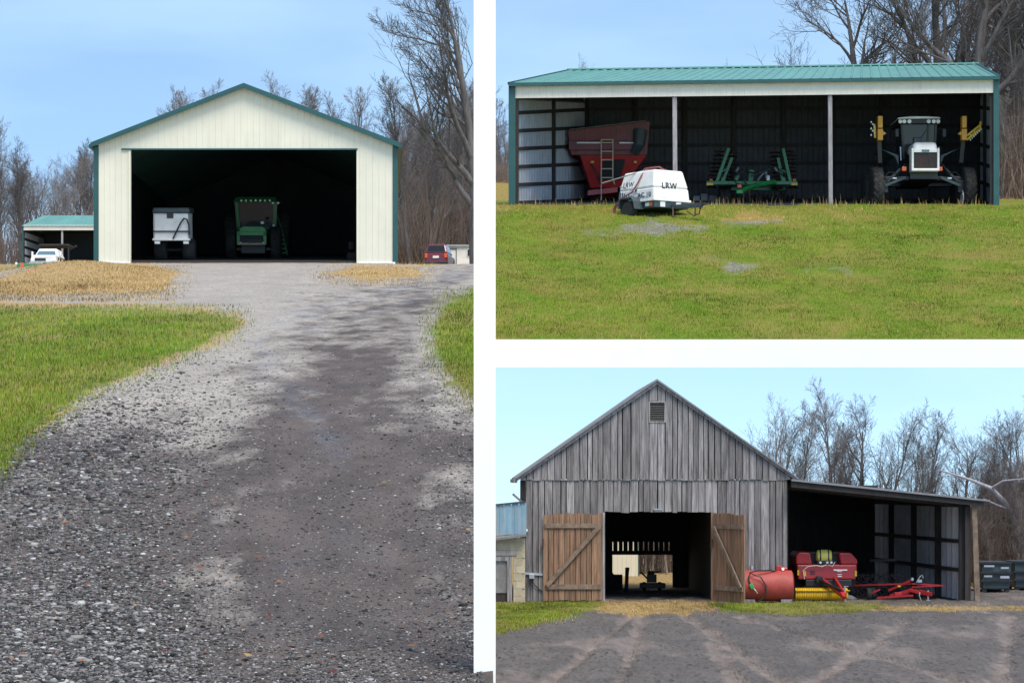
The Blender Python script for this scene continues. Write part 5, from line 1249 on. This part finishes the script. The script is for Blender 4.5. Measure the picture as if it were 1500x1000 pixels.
# ------------------------------------------------------------------ bare trees
def tube3(V, Fc, pts, rs, n):
    o = len(V); prev = None
    for i, p in enumerate(pts):
        d = (pts[min(i + 1, len(pts) - 1)] - pts[max(i - 1, 0)])
        if d.length < 1e-6: d = Vector((0, 0, 1))
        d.normalize()
        if prev is None:
            a = d.cross(Vector((0.31, 0.95, 0.05)))
            if a.length < 1e-3: a = Vector((1, 0, 0))
            a.normalize()
        else:
            a = (prev - d * prev.dot(d)).normalized()
        prev = a; c = d.cross(a)
        for k in range(n):
            t = 2 * math.pi * k / n
            q = p + (a * math.cos(t) + c * math.sin(t)) * rs[i]
            V.append((q.x, q.y, q.z))
    for i in range(len(pts) - 1):
        b = o + i * n
        for k in range(n):
            k2 = (k + 1) % n
            Fc.append((b + k, b + k2, b + n + k2, b + n + k))

def grow(rg, kind, sided=False):
    """a leafless tree 10 m tall; returns (trunk verts, faces), (crown verts, faces)"""
    TV, TF, CV, CF = [], [], [], []
    spread = {'tall': .55, 'wide': .95, 'round': .8}[kind]
    counts = {'tall': (16, 8, 6, 4), 'wide': (11, 10, 7, 4), 'round': (12, 8, 6, 3)}[kind]
    def limb(p, d, L, r, lev):
        n = (9, 7, 5, 4, 3)[lev]
        pts, rs = [p.copy()], [r]
        q = p.copy(); dd = d.copy()
        wob = (.06, .11, .13, .15, .17)[lev]
        for i in range(n):
            dd = (dd + Vector((rg.gauss(0, wob), rg.gauss(0, wob), rg.gauss(0, wob) + (.02 if lev == 0 else .085)))).normalized()
            if sided and q.x > -.25: dd.x = -abs(dd.x) if lev else min(dd.x, .03)
            q = q + dd * (L / n)
            pts.append(q.copy()); rs.append(max(.0045, r * (1 - .88 * (i + 1) / n)))
        if lev <= 1: tube3(TV, TF, pts, rs, 7 if lev == 0 else 5)
        else: tube3(CV, CF, pts, rs, 4 if lev == 2 else 3)
        if lev >= 4: return
        m = counts[lev]
        for k in range(m):
            lo = (.30 if kind == 'tall' else .22) if lev == 0 else .18
            t = lo + (1 - lo) * (k + rg.random()) / m
            f = t * n; i = min(int(f), n - 1); pp = pts[i].lerp(pts[i + 1], f - i)
            dirn = (pts[i + 1] - pts[i]).normalized()
            az = rg.uniform(0, 2 * math.pi)
            side = Vector((math.cos(az), math.sin(az), 0)); side = (side - dirn * side.dot(dirn)).normalized()
            ang = rg.uniform(.45, .95) * spread if lev == 0 else rg.uniform(.4, .9)
            nd = (dirn * math.cos(ang) + side * math.sin(ang)).normalized()
            if sided and (lev == 0 or pp.x > -1.0): nd.x = -abs(nd.x); nd.normalize()
            if lev == 0:
                ln = L * (.62 if kind != 'tall' else .42) * (1.12 - t * .75) * rg.uniform(.75, 1.15)
            else:
                ln = L * rg.uniform(.38, .66) * (1.15 - .55 * t)
            limb(pp, nd, ln, max(.0065, rs[i] * (.60 if lev == 0 else .5)), lev + 1)
    limb(Vector((0, 0, -.15)), Vector((rg.uniform(-.05, .05), rg.uniform(-.05, .05), 1)).normalized(), {'tall': 9.4, 'wide': 8.2, 'round': 8.0}[kind], {'tall': .15, 'wide': .24, 'round': .16}[kind], 0)
    return (TV, TF), (CV, CF)

def mesh_of(name, vf, mat):
    me = bpy.data.meshes.new(name); me.from_pydata(vf[0], [], vf[1]); me.materials.append(MATS[mat])
    me.polygons.foreach_set('use_smooth', [True] * len(me.polygons)); return me

rg = random.Random(21)
TREES = {}
for kind, nvar in (('tall', 3), ('wide', 2), ('round', 2)):
    for v in range(nvar):
        tr_, cr_ = grow(rg, kind)
        for bk in ('bark', 'bark_dark'):
            TREES[(kind, v, bk)] = (mesh_of('trunk', tr_, bk), mesh_of('crown', cr_, bk))

TREES[('edge', 0, 'bark_dark')] = tuple(mesh_of(nm, vf, 'bark_dark') for nm, vf in zip(('trunk', 'crown'), grow(rg, 'wide', True)))
def tree(kind, v, px, Y, zbase, height, label, group=None, dark=False, rz=None, lean=(0, 0), fat=1.0):
    tm, cm = TREES[(kind, v, 'bark_dark' if dark else 'bark')]
    k = height / 10.0
    t = thing('bare_tree', label, 'tree', ((px - CX) / F * Y, Y, zbase), (lean[0], lean[1], rg.uniform(0, 6.28) if rz is None else rz), group)
    t.scale = (k * fat, k * fat, k)
    for nm, me in (('trunk', tm), ('crown', cm)):
        o = bpy.data.objects.new(nm, me); COL.objects.link(o); o.parent = t
    return t

def hill_base(px, Y):
    z = left_z(Y)
    return min(z, (CY - 388) / F * Y) if (px > 578 or px < 148) else z
def top_h(pytop, Y, zb): return (CY - pytop) / F * Y - zb

# woods right of the cream shed
for i in range(34):
    px = rg.uniform(578, 705); Y = rg.uniform(215, 300) if px < 640 else rg.uniform(275, 312)
    zb = hill_base(px, Y)
    tree('tall', i % 3, px, Y, zb - .3, top_h(rg.uniform(150, 250) - (px - 600) * .3, Y, zb), 'bare tree in the woods right of the cream shed', 'woods right of the cream shed', dark=i % 2 == 0)
tree('edge', 0, 699, 158, hill_base(699, 158) - .3, 19.0, 'tallest bare tree with arching limbs, beside the road and the mobile home', None, dark=True, rz=0.0)
tree('tall', 1, 600, 170, hill_base(600, 170) - .3, 11.5, 'slender bare tree growing beside the corner of the cream shed', None, dark=True)
# trees left of it, beyond the small pole shed
for i in range(20):
    px = rg.uniform(-40, 142); Y = rg.uniform(250, 300)
    zb = hill_base(px, Y)
    tree(('round', 'tall')[i % 3 == 0], i % 2, px, Y, zb - .3, top_h(rg.uniform(205, 260) - (25 if px < 30 or px > 110 else 0), Y, zb), 'bare tree beyond the small far pole shed', 'trees beyond the small pole shed', dark=i % 2 == 0)
# crowns showing over the cream shed roof
for i in range(8):
    px = (262, 285, 320, 410, 432, 455, 492, 530)[i]; Y = 270 + 4 * i
    zb = left_z(Y)
    tree('tall', i % 3, px, Y, zb - .3, top_h((145, 140, 131, 124, 130, 142, 150, 136)[i], Y, zb), 'bare tree whose crown shows above the cream shed roof', 'trees behind the cream shed')
# behind the pole shed on the terrace
for i, (px, Y, h, k, v, ln) in enumerate(((1290, 190, 20, 'wide', 0, (0, -.42)), (1372, 196, 23, 'wide', 1, (0, -.08)), (1434, 187, 24, 'wide', 0, (0, .03)), (1455, 192, 22, 'wide', 1, (0, .12)), (1330, 202, 19, 'round', 0, (0, -.3)), (1408, 206, 20, 'tall', 1, (0, 0)), (1490, 200, 22, 'wide', 0, (0, .1)), (1515, 190, 20, 'round', 1, (0, -.1)), (1475, 210, 18, 'tall', 2, (0, 0)), (1350, 214, 15, 'tall', 0, (0, 0)), (1500, 215, 16, 'tall', 1, (0, 0)))):
    lab = {0: 'dark bare tree leaning out over the pole shed roof', 2: 'stout dark bare tree with the thickest trunk behind the pole shed end'}.get(i, 'dark bare tree rising behind the right end of the pole shed')
    if i not in (0, 2): lab = 'dark bare tree in the clump behind the pole shed roof'
    tree(k, v, px, Y, lawn_z(Y) - .3, h, lab, 'trees behind the pole shed', dark=True, lean=ln, fat=1.1)
for i in range(14):
    px = rg.uniform(1455, 1540); Y = rg.uniform(180, 225)
    tree('tall', i % 3, px, Y, lawn_z(Y) - .3, rg.uniform(6, 12), 'thin bare sapling in the thicket beside the pole shed', 'saplings beside the pole shed', dark=i % 3 == 0)
tree('round', 0, 858, 228, lawn_z(228), top_h(80, 228, lawn_z(228)), 'small round bare crown above the pole shed ridge, by the grain cart end', None, fat=.55)
tree('round', 1, 1055, 229, lawn_z(229), top_h(87, 229, lawn_z(229)), 'bare crown just clearing the pole shed ridge above the harrow', None, fat=.6)
for i in range(7):
    tree('tall', i % 3, rg.uniform(716, 746), rg.uniform(216, 231), lawn_z(224) - .5, rg.uniform(2.6, 5.2), 'small bare tree at the field edge left of the pole shed', 'field edge trees')
# behind the barn and lean-to
for i, (px, Y, pt, k, v) in enumerate(((1150, 101, 572, 'round', 0), (1128, 104, 585, 'round', 1), (1214, 103, 574, 'tall', 0), (1268, 101, 568, 'wide', 0), (1296, 105, 572, 'round', 1), (1325, 103, 612, 'round', 0), (1372, 101, 604, 'tall', 1), (1412, 104, 610, 'wide', 1), (1446, 102, 596, 'round', 1), (1484, 103, 592, 'wide', 0), (1512, 101, 575, 'round', 0), (1180, 107, 600, 'tall', 2), (1240, 107, 620, 'tall', 1), (1350, 107, 640, 'tall', 0))):
    lab = 'bare tree rising behind the lean-to roof'
    if i == 0: lab = 'round bare tree rising just right of the barn gable'
    if i == 3: lab = 'widest bare tree with spreading limbs behind the lean-to roof'
    tree(k, v, px, Y, YARD - .2, top_h(pt, Y, YARD), lab, 'trees behind the lean-to', dark=i % 2 == 1)
for i in range(26):
    px = rg.uniform(1425, 1540); Y = rg.uniform(95.5, 108)
    tree('tall', i % 3, px, Y, YARD - .2, rg.uniform(2.4, 5.0), 'thin bare sapling in the thicket beyond the lean-to post', 'saplings beyond the lean-to', dark=i % 3 == 0)
for i in range(8):
    tree('tall', i % 3, 938 + i * 8, 110 - (i % 3), YARD - .2, rg.uniform(3, 4.5), 'bare tree seen through the barn passage', 'trees seen through the barn', dark=i % 2 == 0)
o = MB().tube([P(1376, 688, 97), P(1420, 702, 97), P(1452, 715, 97), P(1474, 738, 97.2), P(1490, 775, 97.5), P(1500, 850, 98)], [.025, .05, .08, .1, .12, .15], 8)
o.tube([P(1452, 715, 97), P(1470, 704, 96.6), P(1510, 700, 96.2)], [.05, .04, .02], 6)
o.tube([P(1440, 730, 97), P(1462, 740, 97.1), P(1476, 745, 97.2)], [.02, .04, .06], 6)
tag(o.build('broken_tree', 'post_wood', None, smooth=True), 'pale broken tree bent over beside the lean-to roof end', 'tree')

# thickets: stems too many to count
def thicket(name, n, place, hmin, hmax, label, mat='brush', rad=.012):
    V, Fc = [], []
    for i in range(n):
        p = place(); h = rg.uniform(hmin, hmax)
        d = Vector((rg.gauss(0, .16), rg.gauss(0, .16), 1)).normalized()
        pts = [p]
        for k in range(3):
            d = (d + Vector((rg.gauss(0, .16), rg.gauss(0, .16), .05))).normalized(); pts.append(pts[-1] + d * h / 3)
        tube3(V, Fc, pts, [rad * h ** .5, rad * .8 * h ** .5, rad * .5 * h ** .5, rad * .2], 3)
        for k in range(4):
            b = pts[1].lerp(pts[3], rg.random()); e = Vector((rg.gauss(0, .7), rg.gauss(0, .7), rg.uniform(.1, .9))).normalized()
            L = h * rg.uniform(.12, .32)
            tube3(V, Fc, [b, b + e * L * .5, b + e * L + Vector((0, 0, L * .1))], [rad * .5, rad * .4, rad * .2], 3)
    me = mesh_of(name, (V, Fc), mat)
    o = bpy.data.objects.new(name, me); COL.objects.link(o)
    return tag(o, label, 'brush', None, 'stuff')
def pl_hill():
    px = rg.uniform(574, 712); Y = rg.uniform(222, 312) if px < 636 else rg.uniform(274, 318); return Vector(((px - CX) / F * Y, Y, hill_base(px, Y) - .2))
def pl_hill2():
    px = rg.uniform(-160, 140); Y = rg.uniform(262, 312); return Vector(((px - CX) / F * Y, Y, hill_base(px, Y) - .2))
def pl_lawn():
    px = rg.uniform(1458, 1600); Y = rg.uniform(178, 230); return Vector(((px - CX) / F * Y, Y, lawn_z(Y) - .2))
def pl_yard():
    px = rg.uniform(1395, 1640); Y = rg.uniform(96, 111); return Vector(((px - CX) / F * Y, Y, YARD - .2))
def pl_far():
    px = rg.uniform(930, 1000); Y = rg.uniform(109, 114); return Vector(((px - CX) / F * Y, Y, YARD - .3))
def pl_edge():
    px = rg.uniform(714, 748); Y = rg.uniform(218, 231); return Vector(((px - CX) / F * Y, Y, lawn_z(Y) - .3))
thicket('brush', 2200, pl_hill, 2.5, 9, 'dense brown undergrowth filling the woods by the mobile home', rad=.02)
thicket('brush', 1300, pl_hill2, 1.5, 6, 'reddish brown undergrowth beyond the small far pole shed', rad=.02)
thicket('brush', 2200, pl_lawn, 1.2, 8, 'tangled brown thicket at the end of the green-roofed pole shed', rad=.016)
thicket('brush', 2600, pl_yard, .8, 4.2, 'tangled brown thicket beyond the lean-to post and skips', rad=.009)
thicket('brush', 260, pl_far, 1.0, 3.0, 'brown undergrowth seen through the barn passage', rad=.01)
thicket('brush', 300, pl_edge, .8, 2.6, 'brown undergrowth at the field edge left of the pole shed', rad=.016)

# ------------------------------------------------------------------ grass, weeds, straw, gravel, leaves
def cover_mat(name, stops, rough=.8):
    m, n, l, b = nodes_of(name)
    a = n.new('ShaderNodeVertexColor'); a.layer_name = 'tone'
    l.new(a.outputs[0], b.inputs['Base Color']); b.inputs['Roughness'].default_value = rough; b.inputs['Specular IOR Level'].default_value = .15
    return m
cover_mat('blade', None); cover_mat('gravel_stone', None, .5)

def big_mesh(name, V, Fc, C, mat, label, cat, smooth=False):
    me = bpy.data.meshes.new(name)
    nv, nf, k = len(V), len(Fc), Fc.shape[1]
    me.vertices.add(nv); me.vertices.foreach_set('co', V.astype(np.float32).ravel())
    me.loops.add(nf * k); me.loops.foreach_set('vertex_index', Fc.astype(np.int32).ravel())
    me.polygons.add(nf); me.polygons.foreach_set('loop_start', np.arange(0, nf * k, k, dtype=np.int32))
    me.update(calc_edges=True)
    at = me.color_attributes.new('tone', 'FLOAT_COLOR', 'POINT')
    c = np.ones((nv, 4), np.float32); c[:, :3] = C; at.data.foreach_set('color', c.ravel())
    me.materials.append(MATS[mat])
    o = bpy.data.objects.new(name, me); COL.objects.link(o)
    return tag(o, label, cat, None, 'stuff')

def blades(name, pts, h, w, cols, label, cat='grass'):
    """pts (n,3); every blade a bent sliver of two triangles"""
    n = len(pts); az = NR.uniform(0, 6.283, n); ln = NR.uniform(.1, .8, n)
    hh = h * NR.uniform(.5, 1.25, n); ww = w * NR.uniform(.6, 1.3, n)
    t = np.stack([np.cos(az), np.sin(az), az * 0], -1); s = np.stack([-np.sin(az), np.cos(az), az * 0], -1); up = np.array([0, 0, 1.0])
    b0 = pts - s * ww[:, None] / 2 - up * .01; b1 = pts + s * ww[:, None] / 2 - up * .01
    mid = pts + up * (hh * .6)[:, None] + t * (hh * ln * .25)[:, None]
    tip = pts + up * (hh * (1 - .3 * ln))[:, None] + t * (hh * ln)[:, None]
    m1 = mid + s * ww[:, None] * .35
    V = np.stack([b0, b1, m1, mid, tip], 1).reshape(-1, 3)
    i = np.arange(n)[:, None] * 5
    Fc = np.concatenate([i + [[0, 1, 2]], i + [[0, 2, 3]], i + [[3, 2, 4]]], 0)
    ci = NR.integers(0, len(cols), n); C = np.array(cols)[ci] * NR.uniform(.7, 1.3, (n, 1))
    ky = .3 if pts[:, 1].min() < 100 else .6
    f1 = fbm(pts[:, 0] * .45, pts[:, 1] * .45 * ky, 4); f2 = fbm(pts[:, 0] * 1.7 + 31, pts[:, 1] * 1.7 * ky, 3)
    C = C * (1 + 1.5 * f1 + 1.1 * f2)[:, None].clip(.45, 1.7)
    if cat == 'grass':
        dry = np.clip(2.6 * (fbm(pts[:, 0] * .28 + 70, pts[:, 1] * .28 * ky, 4) + .25 * f2) - .12, 0, .8)[:, None]
        C = C * (1 - dry) + np.array([.27, .20, .06]) * dry
    return big_mesh(name, V, Fc, np.repeat(C, 5, 0), 'blade', label, cat)

GREEN = [(.105, .195, .006), (.125, .21, .008), (.08, .16, .006), (.18, .22, .02), (.25, .21, .05)]
STRAW = [(.42, .29, .12), (.35, .23, .09), (.48, .36, .17), (.24, .17, .07)]
def hill_pts(n, poly, soft, ymin, ymax, x0=-40, x1=712):
    px = NR.uniform(x0, x1, n); py = NR.uniform(ymin, ymax, n)
    d = sdist(px, py, poly); keep = NR.random(n) < sstep(d, soft)
    px, py = px[keep], py[keep]; Y = 6400 / (py - 327); X = (px - CX) / F * Y
    return np.stack([X, Y, left_z(Y) + hill_relief(X, Y)], -1)
p = np.concatenate([hill_pts(95000, GRASS_L, 34, 446, 720, -40, 380), hill_pts(22000, GRASS_R, 34, 420, 610, 610, 712)])
blades('grass', p, np.clip(.03 + p[:, 1] * .0007, .04, .09), np.clip(p[:, 1] * .00026, .005, .02), GREEN, 'short green grass on both sides of the gravel drive')
p = np.concatenate([hill_pts(42000, STRAW_L, 34, 384, 442, -40, 320), hill_pts(12000, STRAW_R, 26, 384, 420, 440, 650)])
blades('dry_grass', p, .03 + .05 * vnoise(p[:, 0] * .8, p[:, 1] * .25), np.full(len(p), .02), STRAW, 'dry straw-coloured grass on the mound before the cream shed')
def lawn_pts(n, fn, y0=110.05, y1=160):
    px = NR.uniform(726, 1560, n); Y = NR.uniform(y0, y1, n)
    zb = np.vectorize(lawn_z)(Y); py = CY - F * zb / Y
    keep = NR.random(n) < fn(px, py); px, Y, zb = px[keep], Y[keep], zb[keep]
    X = (px - CX) / F * Y
    return np.stack([X, Y, zb + (0.22 * fbm(X * .35, Y * .35, 4) + .10 * fbm(X * 1.6, Y * 1.6, 3)) * np.clip((Y - 110) / 3, 0, 1)], -1)
gpm = lambda px, py: np.maximum.reduce([sstep(sdist(px, py, q_) + 26 * fbm(px * .04, py * .09, 4), 16) for q_ in (GP, GP2, GP3, GP4)])
p = lawn_pts(150000, lambda px, py: np.clip(1 - .93 * gpm(px, py) - .6 * sstep(sdist(px, py, SP), 8) , 0, 1) * np.clip(.55 + 1.6 * vnoise(px * .03, py * .05) - .5 * vnoise(px * .008, py * .02), 0.1, 1))
blades('grass', p, np.clip(.07 + .10 * vnoise(p[:, 0] * 1.2, p[:, 1] * 1.2), .06, .17), np.full(len(p), .022), GREEN + GREEN[:3], 'short green lawn grass on the terrace before the pole shed')
p = lawn_pts(40000, lambda px, py: np.clip(.9 * np.maximum(sstep(sdist(px, py, SP), 8), .7 * sstep(sdist(px, py, SP2), 8)) + .22 * (vnoise(px * .02 + 9, py * .04) > .62), 0, 1))
blades('dry_grass', p, np.clip(.09 + .12 * vnoise(p[:, 0] * .9, p[:, 1]), .08, .22), np.full(len(p), .022), STRAW, 'dry straw grass along the open front of the pole shed')
def yard_pts(n, poly, soft, y0, y1, x0, x1):
    px = NR.uniform(x0, x1, n); py = NR.uniform(y0, y1, n)
    keep = NR.random(n) < sstep(sdist(px, py, poly), soft); px, py = px[keep], py[keep]
    Y = -YARD * F / (py - CY); X = (px - CX) / F * Y
    return np.stack([X, Y, np.full(len(X), YARD + .0)], -1)
p = np.concatenate([yard_pts(30000, GR_Y1, 9, 878, 930, 727, 890), yard_pts(22000, GR_Y2, 6, 880, 902, 1035, 1310)])
blades('grass', p, np.full(len(p), .07), np.full(len(p), .014), GREEN, 'green grass along the foot of the grey barn')
p = np.concatenate([yard_pts(9000, ST_Y, 8, 879, 900, 860, 1065), yard_pts(12000, ST_Y2, 5, 882, 898, 1155, 1520), yard_pts(6000, GR_Y1, 14, 878, 930, 727, 890)])
blades('dry_grass', p, np.full(len(p), .05), np.full(len(p), .014), STRAW, 'dry straw and leaves before the barn doors and lean-to')
# tall weeds against the sheds
wp = np.array([[O1.x + X1(NR.uniform(760, 1455)), 159.8 + NR.uniform(-.5, .6), 0] for _ in range(380)]); wp[:, 2] = [lawn_z(v) for v in wp[:, 1]]
blades('weeds', wp, np.full(len(wp), .5) * (.4 + NR.random(len(wp))), np.full(len(wp), .03), STRAW, 'dry weeds standing along the pole shed front', 'weeds')

# gravel: loose stones of the drive near the viewer
ico_v, ico_f = [], []
ph = (1 + 5 ** .5) / 2
ico_v = np.array([(-1, ph, 0), (1, ph, 0), (-1, -ph, 0), (1, -ph, 0), (0, -1, ph), (0, 1, ph), (0, -1, -ph), (0, 1, -ph), (ph, 0, -1), (ph, 0, 1), (-ph, 0, -1), (-ph, 0, 1)]) / 1.9
ico_f = np.array([(0, 11, 5), (0, 5, 1), (0, 1, 7), (0, 7, 10), (0, 10, 11), (1, 5, 9), (5, 11, 4), (11, 10, 2), (10, 7, 6), (7, 1, 8), (3, 9, 4), (3, 4, 2), (3, 2, 6), (3, 6, 8), (3, 8, 9), (4, 9, 5), (2, 4, 11), (6, 2, 10), (8, 6, 7), (9, 8, 1)])
n = 150000
px = NR.uniform(-60, 708, n); py = 1045 - (1045 - 480) * NR.random(n) ** 1.15
Y = 6400 / (py - 327)
mud = sstep(sdist(px, py, MUDDY), 150); gl = np.maximum(sstep(sdist(px, py, GRASS_L), 30), sstep(sdist(px, py, GRASS_R), 30))
clump = vnoise(px * .02, py * .03) * .6 + vnoise(px * .006 + 4, py * .012) * .8
fade = np.clip((py - 480) / 150, 0, 1)
prob = fade * np.clip((1.0 - .62 * mud) * (1 - gl) * (.35 + .9 * clump) + .25 * np.clip((py - 820) / 200, 0, 1) * (1 - gl), 0, 1)
keep = NR.random(n) < prob
px, py, Y = px[keep], py[keep], Y[keep]; X = (px - CX) / F * Y; n = len(X)
coarse = np.clip(1.25 - .6 * sstep(sdist(px, py, MUDDY), 150), .5, 1.3)
r_ = NR.gamma(2.6, .00155, n).clip(.0024, .016) * coarse * np.clip(Y / 15, .85, 1.15)
base = np.stack([X, Y, left_z(Y) + hill_relief(X, Y) + r_ * .25], -1)
scl = np.stack([r_ * NR.uniform(.8, 1.3, n), r_ * NR.uniform(.9, 2.2, n), r_ * NR.uniform(.5, .9, n)], -1)
an = NR.uniform(0, 6.283, n); ca, sa = np.cos(an), np.sin(an)
jit = ico_v[None] * NR.uniform(.72, 1.25, (n, 12, 1)) * scl[:, None, :]
V = np.stack([jit[..., 0] * ca[:, None] - jit[..., 1] * sa[:, None], jit[..., 0] * sa[:, None] + jit[..., 1] * ca[:, None], jit[..., 2]], -1) + base[:, None, :]
tone = np.clip(NR.gamma(1.7, .075, n), .02, .6)
C = tone[:, None] * np.array([1.0, .965, .93]) * (1 + NR.normal(0, .025, (n, 3)))
Fc = (ico_f[None] + (np.arange(n) * 12)[:, None, None]).reshape(-1, 3)
big_mesh('gravel', V.reshape(-1, 3), Fc, np.repeat(np.clip(C, .01, .8), 12, 0), 'gravel_stone', 'loose grey gravel stones spread over the drive', 'gravel')
# fallen leaves
n = 160
px = NR.uniform(0, 690, n); py = NR.uniform(520, 1000, n); Y = 6400 / (py - 327); X = (px - CX) / F * Y
c0 = np.stack([X, Y, left_z(Y) + hill_relief(X, Y) + .018], -1); a = NR.uniform(0, 6.28, n); sz = NR.uniform(.008, .024, n)
V = np.stack([c0 + np.stack([np.cos(a + k * 1.57) * sz * (1, .55, 1, .55)[k], np.sin(a + k * 1.57) * sz * 2 * (1, .55, 1, .55)[k], NR.uniform(0, .012, n)], -1) for k in range(4)], 1).reshape(-1, 3)
i = np.arange(n)[:, None] * 4
big_mesh('fallen_leaves', V, i + [[0, 1, 2, 3]], np.repeat(np.array([(.28, .11, .04), (.20, .07, .03), (.34, .20, .08), (.10, .03, .025)])[NR.integers(0, 4, n)], 4, 0), 'blade', 'brown fallen leaves scattered on the gravel drive', 'leaves')
